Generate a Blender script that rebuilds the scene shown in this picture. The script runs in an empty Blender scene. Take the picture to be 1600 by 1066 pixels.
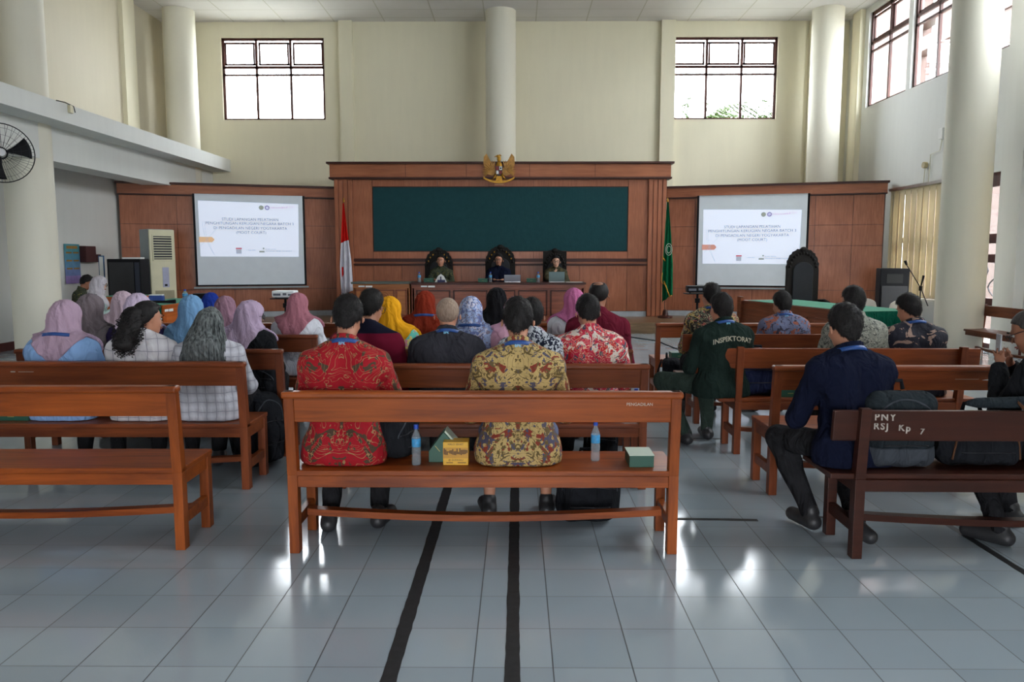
import bpy, math, random
import numpy as np
from math import sin, cos, pi, radians, sqrt, atan2
from mathutils import Vector, Matrix, Euler
from mathutils.bvhtree import BVHTree

S = bpy.context.scene
COL = S.collection
# ------------------------------------------------------------------ camera, sky, exposure
cam_d = bpy.data.cameras.new('camera'); cam = bpy.data.objects.new('camera', cam_d); COL.objects.link(cam)
cam_d.sensor_width = 36; cam_d.lens = 36 * 1200 / 1600; cam_d.clip_end = 200
cam.location = (0, 0, 1.54)
cam.rotation_euler = (radians(90 - 6.183), 0, radians(0.382))
S.camera = cam
S.view_settings.view_transform = 'Standard'; S.view_settings.look = 'None'
S.view_settings.gamma = 1; S.view_settings.use_curve_mapping = False
S.view_settings.exposure = 0.0
try:
    S.cycles.use_denoising = True
    S.cycles.max_bounces = 8; S.cycles.diffuse_bounces = 5; S.cycles.glossy_bounces = 3
    S.cycles.transparent_max_bounces = 12; S.cycles.caustics_reflective = False; S.cycles.caustics_refractive = False
    S.cycles.sample_clamp_indirect = 6
except Exception:
    pass
W = bpy.data.worlds.new('sky'); S.world = W; W.use_nodes = True
bg = W.node_tree.nodes['Background']
bg.inputs['Color'].default_value = (0.93, 0.95, 1.0, 1); bg.inputs['Strength'].default_value = 26.0

def portal(name, loc, rot, sx, sy):
    d = bpy.data.lights.new(name, 'AREA'); d.shape = 'RECTANGLE'; d.size = sx; d.size_y = sy
    d.cycles.is_portal = True
    o = bpy.data.objects.new(name, d); o.location = loc; o.rotation_euler = rot; COL.objects.link(o)
# daylight portals in the windows, side door and added rear opening (sampling guides, they give no light of their own)
for cx in (-5.87, 4.96): portal('window_portal', (cx, 18.98, 5.85), (radians(-90), 0, 0), 2.5, 2.1)
for cy in (17.1, 15.1, 13.4, 11.6, 9.6, 7.9, 5.2, 3.4, 1.7): portal('window_portal', (7.95, cy, 5.95), (0, radians(90), 0), 2.2, 1.8)
for cy in (13.4, 10.5, 9.1, 7.5, 4.3): portal('window_portal', (7.95, cy, 1.8), (0, radians(90), 0), 2.4, 1.6)

portal('rear_opening_portal', (-0.3, -6.0, 1.4), (radians(90), 0, 0), 3.0, 2.7)
# ------------------------------------------------------------------ material helpers
MATS = {}
class NT:
    def __init__(s, m):
        m.use_nodes = True; s.t = m.node_tree; s.b = s.t.nodes['Principled BSDF']; s.o = s.t.nodes['Material Output']
    def n(s, typ, **kw):
        nd = s.t.nodes.new(typ)
        for k, v in kw.items():
            if k in nd.inputs: nd.inputs[k].default_value = v
            else: setattr(nd, k, v)
        return nd
    def l(s, a, b): s.t.links.new(a, b)
    def math(s, op, a, b=None, clamp=False):
        nd = s.t.nodes.new('ShaderNodeMath'); nd.operation = op; nd.use_clamp = clamp
        for i, q in enumerate((a, b)):
            if q is None: continue
            if isinstance(q, (int, float)): nd.inputs[i].default_value = q
            else: s.l(q, nd.inputs[i])
        return nd.outputs[0]
    def mix(s, f, a, b):
        nd = s.t.nodes.new('ShaderNodeMix'); nd.data_type = 'RGBA'
        for i, q in ((0, f), (6, a), (7, b)):
            if isinstance(q, (int, float)): nd.inputs[i].default_value = q
            elif isinstance(q, tuple): nd.inputs[i].default_value = q if len(q) == 4 else q + (1,)
            else: s.l(q, nd.inputs[i])
        return nd.outputs[2]
    def ramp(s, f, stops, interp='LINEAR'):
        nd = s.t.nodes.new('ShaderNodeValToRGB'); nd.color_ramp.interpolation = interp
        e = nd.color_ramp.elements
        while len(e) < len(stops): e.new(0.5)
        for k, (p, c) in enumerate(stops): e[k].position = p; e[k].color = c + (1,) if len(c) == 3 else c
        s.l(f, nd.inputs[0]); return nd.outputs[0]
    def bump(s, h, strength=.3, dist=.01):
        nd = s.n('ShaderNodeBump'); nd.inputs['Strength'].default_value = strength; nd.inputs['Distance'].default_value = dist
        s.l(h, nd.inputs['Height']); s.l(nd.outputs[0], s.b.inputs['Normal'])
    def coord(s, kind='Object', scale=(1, 1, 1), loc=(0, 0, 0)):
        tc = s.n('ShaderNodeTexCoord'); mp = s.n('ShaderNodeMapping')
        mp.inputs['Scale'].default_value = scale; mp.inputs['Location'].default_value = loc
        s.l(tc.outputs[kind], mp.inputs[0]); return mp.outputs[0]
    def noise(s, v, scale, detail=4, rough=.5, dist=0):
        nd = s.n('ShaderNodeTexNoise'); s.l(v, nd.inputs['Vector']); nd.inputs['Scale'].default_value = scale
        nd.inputs['Detail'].default_value = detail; nd.inputs['Roughness'].default_value = rough; nd.inputs['Distortion'].default_value = dist
        return nd.outputs[0], nd.outputs[1]
def newmat(name):
    m = bpy.data.materials.new(name); return m, NT(m)
def srgb(r, g, b):
    f = lambda c: (c / 255 / 12.92) if c / 255 <= .04045 else ((c / 255 + .055) / 1.055) ** 2.4
    return (f(r), f(g), f(b))
def flat(name, col, rough=.5, metal=0, var=.12, scale=6, bump=0, bscale=60, spec=.5, sheen=0):
    """plain surface with a little tonal variation and optional fine bump"""
    if name in MATS: return MATS[name]
    m, t = newmat(name); v = t.coord()
    f, _ = t.noise(v, scale)
    a = tuple(c * (1 - var) for c in col); b = tuple(min(1, c * (1 + var)) for c in col)
    t.l(t.ramp(f, [(.3, a), (.7, b)]), t.b.inputs['Base Color'])
    t.b.inputs['Roughness'].default_value = rough; t.b.inputs['Metallic'].default_value = metal
    t.b.inputs['Specular IOR Level'].default_value = spec
    if sheen: t.b.inputs['Sheen Weight'].default_value = sheen
    if bump:
        f2, _ = t.noise(v, bscale, 3); t.bump(f2, bump, .004)
    MATS[name] = m; return m
def cloth(name, col, var=.1, weave=True, fold=.5):
    if name in MATS: return MATS[name]
    m, t = newmat(name); v = t.coord()
    f, _ = t.noise(v, 9, 5)
    a = tuple(c * (1 - var) for c in col); b = tuple(min(1, c * (1 + var)) for c in col)
    t.l(t.ramp(f, [(.3, a), (.7, b)]), t.b.inputs['Base Color'])
    t.b.inputs['Roughness'].default_value = .95; t.b.inputs['Specular IOR Level'].default_value = .06
    v2 = t.coord(scale=(1, 1, .45)); f2, _ = t.noise(v2, 13, 2, .5, 1.2)
    t.bump(f2, min(1, fold * 1.7), .05)
    MATS[name] = m; return m
def wood(name, dark, light, rough=.35, axis=0, scale=1.0, coat=.0, bump=.05):
    if name in MATS: return MATS[name]
    m, t = newmat(name)
    sc = [14, 14, 14]; sc[axis] = 1.1
    v = t.coord(scale=tuple(c * scale for c in sc)); big = t.coord(scale=(1, 1, 1))
    f, _ = t.noise(v, 1.6, 6, .6, .6); g, _ = t.noise(big, 1.7, 2)
    h = t.math('ADD', t.math('MULTIPLY', f, .65), t.math('MULTIPLY', g, .35))
    mid = tuple((a + b) / 2 for a, b in zip(dark, light))
    t.l(t.ramp(h, [(.34, dark), (.5, mid), (.66, light)]), t.b.inputs['Base Color'])
    t.b.inputs['Roughness'].default_value = rough; t.b.inputs['Specular IOR Level'].default_value = .3; t.b.inputs['Coat Weight'].default_value = coat; t.b.inputs['Coat Roughness'].default_value = .25
    t.bump(f, bump, .003)
    MATS[name] = m; return m

# ------------------------------------------------------------------ mesh builder
class MB:
    def __init__(s): s.v = []; s.f = []
    def add(s, vs, fs):
        o = len(s.v); s.v += [tuple(p) for p in vs]; s.f += [tuple(i + o for i in f) for f in fs]; return s
    def hexa(s, p):
        return s.add(p, [(0, 3, 2, 1), (4, 5, 6, 7), (0, 1, 5, 4), (1, 2, 6, 5), (2, 3, 7, 6), (3, 0, 4, 7)])
    def box(s, x0, x1, y0, y1, z0, z1):
        x0, x1 = min(x0, x1), max(x0, x1); y0, y1 = min(y0, y1), max(y0, y1); z0, z1 = min(z0, z1), max(z0, z1)
        return s.hexa([(x0, y0, z0), (x1, y0, z0), (x1, y1, z0), (x0, y1, z0), (x0, y0, z1), (x1, y0, z1), (x1, y1, z1), (x0, y1, z1)])
    def bar(s, a, b, w, d, up=(0, 0, 1)):
        a = Vector(a); b = Vector(b); t = (b - a).normalized(); u = Vector(up)
        if abs(t.dot(u)) > .95: u = Vector((0, 1, 0))
        x = t.cross(u).normalized() * w / 2; y = x.cross(t).normalized() * d / 2
        return s.hexa([a - x - y, a + x - y, a + x + y, a - x + y, b - x - y, b + x - y, b + x + y, b - x + y])
    def tube(s, pts, r, n=8, cap=True, closed=False):
        pts = [Vector(p) for p in pts]; rs = r if isinstance(r, (list, tuple)) else [r] * len(pts)
        rings = []; prev = None; N = len(pts)
        for i, p in enumerate(pts):
            if closed: t = pts[(i + 1) % N] - pts[i - 1]
            else: t = pts[min(i + 1, N - 1)] - pts[max(i - 1, 0)]
            t = t.normalized() if t.length > 1e-9 else Vector((0, 0, 1))
            if prev is None:
                u = Vector((0, 0, 1)) if abs(t.z) < .9 else Vector((1, 0, 0))
                x = t.cross(u).normalized()
            else:
                x = (prev - t * prev.dot(t)); x = x.normalized() if x.length > 1e-9 else t.cross(Vector((0, 0, 1))).normalized()
            prev = x; y = t.cross(x)
            rings.append([p + (x * cos(2 * pi * k / n) + y * sin(2 * pi * k / n)) * rs[i] for k in range(n)])
        vs = [q for rg in rings for q in rg]; fs = []
        for i in range(N if closed else N - 1):
            j = (i + 1) % N
            for k in range(n):
                k2 = (k + 1) % n; fs.append((i * n + k, i * n + k2, j * n + k2, j * n + k))
        if cap and not closed: fs.append(tuple(range(n - 1, -1, -1))); fs.append(tuple((N - 1) * n + k for k in range(n)))
        return s.add(vs, fs)
    def cyl(s, a, b, r0, r1=None, n=20): return s.tube([a, b], [r0, r0 if r1 is None else r1], n)
    def lathe(s, prof, c=(0, 0, 0), n=20, sx=1, sy=1):
        vs = [(c[0] + r * sx * cos(2 * pi * k / n), c[1] + r * sy * sin(2 * pi * k / n), c[2] + z) for r, z in prof for k in range(n)]
        fs = [(i * n + k, i * n + (k + 1) % n, (i + 1) * n + (k + 1) % n, (i + 1) * n + k) for i in range(len(prof) - 1) for k in range(n)]
        fs += [tuple(range(n - 1, -1, -1)), tuple((len(prof) - 1) * n + k for k in range(n))]
        return s.add(vs, fs)
    def ell(s, c, r, n=14, m=8):
        prof = [(max(1e-4, sin(pi * i / m)), -cos(pi * i / m)) for i in range(m + 1)]
        vs = [(c[0] + q * r[0] * cos(2 * pi * k / n), c[1] + q * r[1] * sin(2 * pi * k / n), c[2] + z * r[2]) for q, z in prof for k in range(n)]
        fs = [(i * n + k, i * n + (k + 1) % n, (i + 1) * n + (k + 1) % n, (i + 1) * n + k) for i in range(m) for k in range(n)]
        return s.add(vs, fs)
    def prism(s, pts, y0, y1):
        """outline in x,z extruded along y"""
        n = len(pts); vs = [(x, y0, z) for x, z in pts] + [(x, y1, z) for x, z in pts]
        fs = [tuple(range(n)), tuple(range(2 * n - 1, n - 1, -1))] + [(k, k + n, (k + 1) % n + n, (k + 1) % n) for k in range(n)]
        return s.add(vs, fs)
    def sheet(s, fn, nu, nv):
        vs = [fn(i / nu, j / nv) for j in range(nv + 1) for i in range(nu + 1)]
        fs = [(j * (nu + 1) + i, j * (nu + 1) + i + 1, (j + 1) * (nu + 1) + i + 1, (j + 1) * (nu + 1) + i) for j in range(nv) for i in range(nu)]
        return s.add(vs, fs)
    def xf(s, M):
        s.v = [tuple(M @ Vector(p)) for p in s.v]; return s
    def build(s, name, mat, parent=None, bevel=0, smooth=False, loc=None, rz=0, fix=True, solid=0):
        me = bpy.data.meshes.new(name); me.from_pydata(s.v, [], s.f)
        if fix:
            import bmesh
            b = bmesh.new(); b.from_mesh(me); bmesh.ops.recalc_face_normals(b, faces=b.faces); b.to_mesh(me); b.free()
        me.materials.append(mat)
        if smooth:
            me.polygons.foreach_set('use_smooth', [True] * len(me.polygons))
            if smooth != 'all':
                try: me.set_sharp_from_angle(angle=radians(40))
                except Exception: pass
        o = bpy.data.objects.new(name, me); COL.objects.link(o)
        if parent: o.parent = parent
        if loc: o.location = loc
        if rz: o.rotation_euler = (0, 0, rz)
        if solid: md = o.modifiers.new('s', 'SOLIDIFY'); md.thickness = solid; md.offset = 0
        if bevel:
            md = o.modifiers.new('b', 'BEVEL'); md.width = bevel; md.segments = 2; md.limit_method = 'ANGLE'; md.angle_limit = radians(40)
        return o
def tag(o, label=None, cat=None, group=None, kind=None):
    if label: o['label'] = label
    if cat: o['category'] = cat
    if group: o['group'] = group
    if kind: o['kind'] = kind
    return o
def empty(name, loc, rz=0, **kw):
    o = bpy.data.objects.new(name, None); o.location = loc; o.rotation_euler = (0, 0, rz); o.empty_display_size = .1
    COL.objects.link(o); tag(o, **kw); return o
def kids(o): return [c for c in COL.objects if c.parent == o]
def copy_tree(o, parent=None):
    c = o.copy(); COL.objects.link(c)
    if parent: c.parent = parent
    for ch in kids(o): copy_tree(ch, c)
    return c
def text_mesh(txt, size, align='CENTER', bold=0, ext=.0005, spacing=1):
    cu = bpy.data.curves.new('t', 'FONT'); cu.body = txt; cu.size = size; cu.align_x = align; cu.align_y = 'CENTER'
    cu.extrude = ext; cu.offset = bold; cu.resolution_u = 3; cu.space_character = spacing
    ob = bpy.data.objects.new('t', cu); COL.objects.link(ob)
    dg = bpy.context.evaluated_depsgraph_get(); dg.update()
    me = bpy.data.meshes.new_from_object(ob.evaluated_get(dg))
    bpy.data.objects.remove(ob); bpy.data.curves.remove(cu); return me
def text_obj(name, txt, size, mat, parent, M, **kw):
    """flat lettering; M places the text's x right, y up plane"""
    me = text_mesh(txt, size, **kw); me.transform(M); me.materials.clear(); me.materials.append(mat)
    o = bpy.data.objects.new(name, me); COL.objects.link(o); o.parent = parent; return o
UPRIGHT = Matrix.Rotation(radians(90), 4, 'X')   # lettering that faces -y

# ------------------------------------------------------------------ implicit surfaces: bodies, garments and bags
def smin(a, b, k):
    h = np.maximum(k - np.abs(a - b), 0) / k
    return np.minimum(a, b) - h * h * k * .25
class Grid:
    def __init__(s, lo, hi, res):
        s.lo = np.array(lo, float); s.res = res
        s.n = [int((hi[i] - lo[i]) / res) + 2 for i in range(3)]
        s.ax = [s.lo[i] + res * np.arange(s.n[i]) for i in range(3)]
        s.X = s.ax[0][:, None, None]; s.Y = s.ax[1][None, :, None]; s.Z = s.ax[2][None, None, :]
    def field(s): return np.full(s.n, 1.0, np.float32)
    def sl(s, lo, hi):
        o = []
        for i in range(3):
            a = int((lo[i] - s.lo[i]) / s.res); b = int((hi[i] - s.lo[i]) / s.res) + 2
            o.append(slice(max(0, a), max(0, min(s.n[i], b))))
        return tuple(o)
    def xyz(s, q): return s.ax[0][q[0]][:, None, None], s.ax[1][q[1]][None, :, None], s.ax[2][q[2]][None, None, :]
    def cap(s, F, a, b, ra, rb=None, k=.03, m=.07):
        rb = ra if rb is None else rb; a = np.array(a, float); b = np.array(b, float); R = max(ra, rb) + m
        q = s.sl(np.minimum(a, b) - R, np.maximum(a, b) + R)
        X, Y, Z = s.xyz(q)
        if X.size * Y.size * Z.size == 0: return
        d = b - a; L = float(d @ d) + 1e-12
        h = np.clip(((X - a[0]) * d[0] + (Y - a[1]) * d[1] + (Z - a[2]) * d[2]) / L, 0, 1)
        D = np.sqrt((X - a[0] - h * d[0]) ** 2 + (Y - a[1] - h * d[1]) ** 2 + (Z - a[2] - h * d[2]) ** 2) - (ra + (rb - ra) * h)
        F[q] = smin(F[q], D, k)
    def ell(s, F, c, r, k=.02, R=None, m=.07, sub=False):
        """ellipsoid; R = 3x3 rotation (head frame)"""
        c = np.array(c, float); r = np.array(r, float); e = max(r) + m
        q = s.sl(c - e, c + e); X, Y, Z = s.xyz(q)
        if X.size * Y.size * Z.size == 0: return
        x, y, z = X - c[0], Y - c[1], Z - c[2]
        if R is not None:
            x, y, z = (R[0][0] * x + R[1][0] * y + R[2][0] * z, R[0][1] * x + R[1][1] * y + R[2][1] * z, R[0][2] * x + R[1][2] * y + R[2][2] * z)
        k0 = np.sqrt((x / r[0]) ** 2 + (y / r[1]) ** 2 + (z / r[2]) ** 2); k1 = np.sqrt((x / r[0] ** 2) ** 2 + (y / r[1] ** 2) ** 2 + (z / r[2] ** 2) ** 2) + 1e-6
        D = k0 * (k0 - 1) / k1
        if sub: F[q] = -smin(-F[q], D, k)
        else: F[q] = smin(F[q], D, k)
    def rbox(s, F, c, h, r, k=.01, m=.07):
        c = np.array(c, float); h = np.array(h, float)
        q = s.sl(c - h - m, c + h + m); X, Y, Z = s.xyz(q)
        if X.size * Y.size * Z.size == 0: return
        dx, dy, dz = np.abs(X - c[0]) - h[0] + r, np.abs(Y - c[1]) - h[1] + r, np.abs(Z - c[2]) - h[2] + r
        D = np.sqrt(np.maximum(dx, 0) ** 2 + np.maximum(dy, 0) ** 2 + np.maximum(dz, 0) ** 2) + np.minimum(np.maximum(dx, np.maximum(dy, dz)), 0) - r
        F[q] = smin(F[q], D, k)
    def wob(s, amp, fr, ph=0, sz=.5):
        X, Y, Z = s.X, s.Y, s.Z
        return (amp * (np.sin(fr * X + 2.1 * np.sin(fr * .6 * Y + ph) + ph) * np.sin(fr * sz * Z + 1.7 * np.sin(fr * .7 * X + ph * 2)) + .5 * np.sin(fr * 1.9 * Y + 1.3 * np.sin(fr * .9 * Z + ph)))).astype(np.float32)
    def mesh(s, F):
        F = F.copy()
        for ax in range(3):
            idx = [slice(None)] * 3
            for e in (0, -1): idx[ax] = e; F[tuple(idx)] = np.maximum(F[tuple(idx)], .005)
        S_ = F < 0
        c = [F[i:F.shape[0] - 1 + i, j:F.shape[1] - 1 + j, k:F.shape[2] - 1 + k] for i in (0, 1) for j in (0, 1) for k in (0, 1)]
        cs = [q < 0 for q in c]; cnt = sum(q.astype(np.int8) for q in cs)
        mask = (cnt > 0) & (cnt < 8)
        if not mask.any(): return None
        ii = np.argwhere(mask); vals = np.stack([q[mask] for q in c], 1)
        off = np.array([(i, j, k) for i in (0, 1) for j in (0, 1) for k in (0, 1)], float)
        acc = np.zeros((len(ii), 3)); num = np.zeros(len(ii))
        for a in range(8):
            for b in range(a + 1, 8):
                if bin(a ^ b).count('1') != 1: continue
                va, vb = vals[:, a], vals[:, b]; cr = (va < 0) != (vb < 0)
                t = np.where(cr, va / np.where(cr, va - vb, 1), 0)
                p = off[a] + t[:, None] * (off[b] - off[a])
                acc += p * cr[:, None]; num += cr
        V = s.lo + s.res * (ii + acc / num[:, None])
        idx = -np.ones(mask.shape, np.int64); idx[mask] = np.arange(len(ii))
        Q = []
        for ax in range(3):
            a1, a2 = [(1, 2), (2, 0), (0, 1)][ax]
            A = S_.take(range(0, S_.shape[ax] - 1), ax); B = S_.take(range(1, S_.shape[ax]), ax)
            e = np.argwhere(A != B)
            ok = (e[:, a1] > 0) & (e[:, a2] > 0) & (e[:, a1] < S_.shape[a1] - 1) & (e[:, a2] < S_.shape[a2] - 1); e = e[ok]
            ins = A[tuple(e.T)]
            def cell(d1, d2):
                c_ = e.copy(); c_[:, a1] -= d1; c_[:, a2] -= d2; return idx[tuple(c_.T)]
            q = np.stack([cell(1, 1), cell(0, 1), cell(0, 0), cell(1, 0)], 1)
            q[~ins] = q[~ins][:, ::-1]; Q.append(q)
        return V, np.concatenate(Q)
def np_obj(name, VQ, mat, parent=None, smooth_it=0):
    V, Q = VQ
    me = bpy.data.meshes.new(name); me.vertices.add(len(V)); me.vertices.foreach_set('co', V.astype(np.float32).ravel())
    me.loops.add(len(Q) * 4); me.loops.foreach_set('vertex_index', Q.astype(np.int32).ravel())
    me.polygons.add(len(Q)); me.polygons.foreach_set('loop_start', np.arange(0, len(Q) * 4, 4, dtype=np.int32))
    try: me.polygons.foreach_set('loop_total', np.full(len(Q), 4, dtype=np.int32))
    except Exception: pass
    me.polygons.foreach_set('use_smooth', np.ones(len(Q), dtype=bool))
    me.update(calc_edges=True); me.validate(); me.materials.append(mat)
    o = bpy.data.objects.new(name, me); COL.objects.link(o); o.parent = parent
    if smooth_it: md = o.modifiers.new('s', 'SMOOTH'); md.iterations = smooth_it; md.factor = .5
    return o
# ------------------------------------------------------------------ materials of the room
def wall_mat(name, c):
    m, t = newmat(name); v = t.coord()
    f, _ = t.noise(v, .6, 5, .6); g, _ = t.noise(t.coord(scale=(6, 6, .8)), 1.2, 4)
    h = t.math('ADD', t.math('MULTIPLY', f, .6), t.math('MULTIPLY', g, .4))
    t.l(t.ramp(h, [(.3, tuple(q * .93 for q in c)), (.65, c)]), t.b.inputs['Base Color'])
    t.b.inputs['Roughness'].default_value = .75; t.b.inputs['Specular IOR Level'].default_value = .3
    f2, _ = t.noise(v, 45, 3); t.bump(f2, .08, .004); return m
M_WALL = wall_mat('cream_paint', (.80, .75, .58)); M_COLM = wall_mat('column_paint', (.76, .73, .62)); M_WHITE = wall_mat('white_paint', (.74, .75, .72)); M_RIGHT = wall_mat('pale_grey_paint', (.76, .77, .74))
def floor_mat():
    m, t = newmat('floor_tiles'); tc = t.n('ShaderNodeTexCoord'); sp = t.n('ShaderNodeSeparateXYZ'); t.l(tc.outputs['Object'], sp.inputs[0])
    def line(o, ph, per, w):
        a = t.math('DIVIDE', t.math('SUBTRACT', o, ph), per); fr = t.math('FRACT', a)
        d = t.math('ABSOLUTE', t.math('SUBTRACT', fr, .5)); return t.math('GREATER_THAN', d, .5 - w / per / 2), t.math('FLOOR', a)
    lx, ix = line(sp.outputs[0], .137, .3005, .005); ly, iy = line(sp.outputs[1], .292, .3075, .0045)
    cmb = t.n('ShaderNodeCombineXYZ'); t.l(ix, cmb.inputs[0]); t.l(iy, cmb.inputs[1])
    wn = t.n('ShaderNodeTexWhiteNoise'); t.l(cmb.outputs[0], wn.inputs[0])
    f, _ = t.noise(tc.outputs['Object'], 1.3, 4)
    h = t.math('ADD', t.math('MULTIPLY', wn.outputs[0], .45), t.math('MULTIPLY', f, .55))
    base = t.ramp(h, [(.2, (.29, .345, .385)), (.8, (.355, .41, .45))])
    c1 = t.mix(t.math('MULTIPLY', ly, .85), base, (.10, .11, .115)); c2 = t.mix(t.math('MULTIPLY', lx, .92), c1, (.06, .065, .07))
    t.l(c2, t.b.inputs['Base Color'])
    any_ = t.math('MAXIMUM', lx, ly)
    s, _ = t.noise(tc.outputs['Object'], 3.5, 5)
    t.l(t.math('ADD', t.math('MULTIPLY', any_, .4), t.math('ADD', t.math('MULTIPLY', s, .10), .07)), t.b.inputs['Roughness'])
    b, _ = t.noise(tc.outputs['Object'], 9, 2)
    t.bump(t.math('SUBTRACT', t.math('MULTIPLY', b, .25), t.math('MULTIPLY', any_, .5)), .12, .004)
    t.b.inputs['Specular IOR Level'].default_value = .55; return m
def ceil_mat():
    m, t = newmat('ceiling_boards'); tc = t.n('ShaderNodeTexCoord'); sp = t.n('ShaderNodeSeparateXYZ'); t.l(tc.outputs['Object'], sp.inputs[0])
    def line(o, ph, per, w):
        fr = t.math('FRACT', t.math('DIVIDE', t.math('SUBTRACT', o, ph), per)); return t.math('GREATER_THAN', t.math('ABSOLUTE', t.math('SUBTRACT', fr, .5)), .5 - w / per / 2)
    a = t.math('MAXIMUM', line(sp.outputs[0], .44, 1.2, .025), line(sp.outputs[1], .1, .6, .022))
    f, _ = t.noise(tc.outputs['Object'], 1.1, 4)
    t.l(t.mix(a, t.ramp(f, [(.3, (.70, .68, .68)), (.7, (.77, .75, .75))]), (.55, .53, .48)), t.b.inputs['Base Color'])
    t.b.inputs['Roughness'].default_value = .7; return m
W_PANEL = wood('panel_wood', srgb(134, 78, 52), srgb(172, 106, 76), .38, axis=2, scale=1.6, coat=.15)
W_DARK = wood('moulding_wood', srgb(48, 24, 20), srgb(74, 36, 28), .4, axis=0)
W_BAND = wood('band_wood', srgb(136, 78, 52), srgb(172, 106, 72), .38, axis=0, coat=.15)
W_BENCH = wood('bench_teak', srgb(100, 42, 8), srgb(160, 78, 22), .45, axis=0, coat=.08)
W_BENCHV = wood('bench_teak_upright', srgb(100, 42, 8), srgb(154, 76, 22), .45, axis=2, coat=.08)
W_BDARK = wood('dark_bench_wood', srgb(46, 20, 12), srgb(68, 32, 20), .42, axis=0, coat=.08)
W_DESK = wood('desk_wood', srgb(104, 52, 36), srgb(146, 80, 56), .35, axis=0, coat=.2)
W_DESKL = wood('light_desk_wood', srgb(146, 88, 48), srgb(182, 116, 70), .35, axis=0, coat=.2)
W_STAGE = wood('stage_boards', srgb(92, 72, 52), srgb(136, 110, 82), .3, axis=0, coat=.2)
W_FRAME = wood('window_frame_wood', srgb(52, 26, 22), srgb(84, 42, 34), .45, axis=2)
W_ORANGE = wood('orange_table_wood', srgb(150, 74, 28), srgb(196, 104, 48), .35, axis=0, coat=.2)
M_BLACK = flat('black_plastic', (.009, .009, .011), .6, spec=.15)
M_METAL = flat('steel', (.55, .55, .57), .3, 1)
M_DMETAL = flat('dark_metal', (.03, .03, .035), .4, .6)
M_BOARD = cloth('green_board_felt', srgb(36, 68, 72), .06, fold=.05)
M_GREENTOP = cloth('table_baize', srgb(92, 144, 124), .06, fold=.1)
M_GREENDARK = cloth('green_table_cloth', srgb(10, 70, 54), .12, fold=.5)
M_PAPER = flat('white_paper', (.78, .78, .76), .7, var=.03)
M_OFFW = flat('ivory_plastic', srgb(206, 200, 170), .45, var=.04)
M_GREYP = flat('grey_panel', srgb(150, 158, 160), .45, var=.04)
M_TAPE = flat('black_tape', (.018, .02, .022), .55, var=.3, scale=30)
M_SKIRT = flat('grey_skirting', (.42, .46, .50), .35)
def glass_mat():
    m, t = newmat('window_glass'); t.t.nodes.remove(t.b)
    tr = t.n('ShaderNodeBsdfTransparent'); tr.inputs[0].default_value = (.95, .97, .97, 1); gl = t.n('ShaderNodeBsdfGlossy'); gl.inputs['Roughness'].default_value = .03
    fr = t.n('ShaderNodeLayerWeight'); fr.inputs[0].default_value = .5; mx = t.n('ShaderNodeMixShader')
    t.l(t.math('ADD', t.math('MULTIPLY', t.math('POWER', fr.outputs['Facing'], 5), .8), .04), mx.inputs[0]); t.l(tr.outputs[0], mx.inputs[1]); t.l(gl.outputs[0], mx.inputs[2]); t.l(mx.outputs[0], t.o.inputs[0]); return m
M_GLASS = glass_mat()
def blind_mat():
    m, t = newmat('blind_fabric'); t.b.inputs['Base Color'].default_value = (.62, .56, .42, 1); t.b.inputs['Roughness'].default_value = .8
    tr = t.n('ShaderNodeBsdfTranslucent'); f, _ = t.noise(t.coord(scale=(1, 8, 1)), 1.5, 3)
    t.l(t.ramp(f, [(.3, (.62, .54, .38)), (.7, (.80, .72, .55))]), tr.inputs[0])
    mx = t.n('ShaderNodeMixShader'); mx.inputs[0].default_value = .35; t.l(t.b.outputs[0], mx.inputs[1]); t.l(tr.outputs[0], mx.inputs[2]); t.l(mx.outputs[0], t.o.inputs[0]); return m
M_BLIND = blind_mat()
def struct(o): return tag(o, kind='structure')

# ------------------------------------------------------------------ room shell
XL, XR, YB, YR, ZC = -8.5, 7.9, 19.0, -6.0, 7.14
struct(MB().box(XL - .2, XR + .2, YR - .2, YB + .2, -.2, 0).build('floor', floor_mat()))
struct(MB().box(XL - .2, XR + .2, YR - .2, YB + .2, ZC, ZC + .15).build('ceiling', ceil_mat()))
def wall_holes(mb, fixed0, fixed1, u0, u1, z0, z1, holes, axis):
    us = sorted({u0, u1} | {h[0] for h in holes} | {h[1] for h in holes}); zs = sorted({z0, z1} | {h[2] for h in holes} | {h[3] for h in holes})
    for a, b in zip(us, us[1:]):
        run = None
        for c, d in zip(zs, zs[1:]):
            if any(h[0] <= (a + b) / 2 <= h[1] and h[2] <= (c + d) / 2 <= h[3] for h in holes):
                if run: put(mb, axis, fixed0, fixed1, a, b, *run); run = None
            else: run = (run[0], d) if run else (c, d)
        if run: put(mb, axis, fixed0, fixed1, a, b, *run)
    return mb
def put(mb, axis, f0, f1, a, b, c, d):
    if axis == 'x': mb.box(a, b, f0, f1, c, d)
    else: mb.box(f0, f1, a, b, c, d)
BW = [(-7.10, -4.63, 4.86, 6.78), (3.70, 6.22, 4.86, 6.78)]
struct(wall_holes(MB(), YB, YB + .2, XL - .2, XR + .2, 0, ZC, BW, 'x').build('wall_back', M_WALL))
UP, LO = [], []
bays = [(6.5, 12.3), (.7, 6.5)]
UP += [(16.15, 17.95, 4.92, 7.0), (14.22, 15.98, 4.92, 7.0), (12.62, 14.05, 4.92, 7.0)]
LO += [(14.35, 16.3, .75, 2.9), (12.62, 14.1, .02, 2.95)]
for a, b in bays:
    UP += [(a + .3, a + 2.0, 4.92, 7.0), (a + 2.1, a + 3.7, 4.92, 7.0), (a + 3.85, b - .35, 4.92, 7.0)]
    LO += [(a + .4, b - .6, .75, 2.9)]
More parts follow.
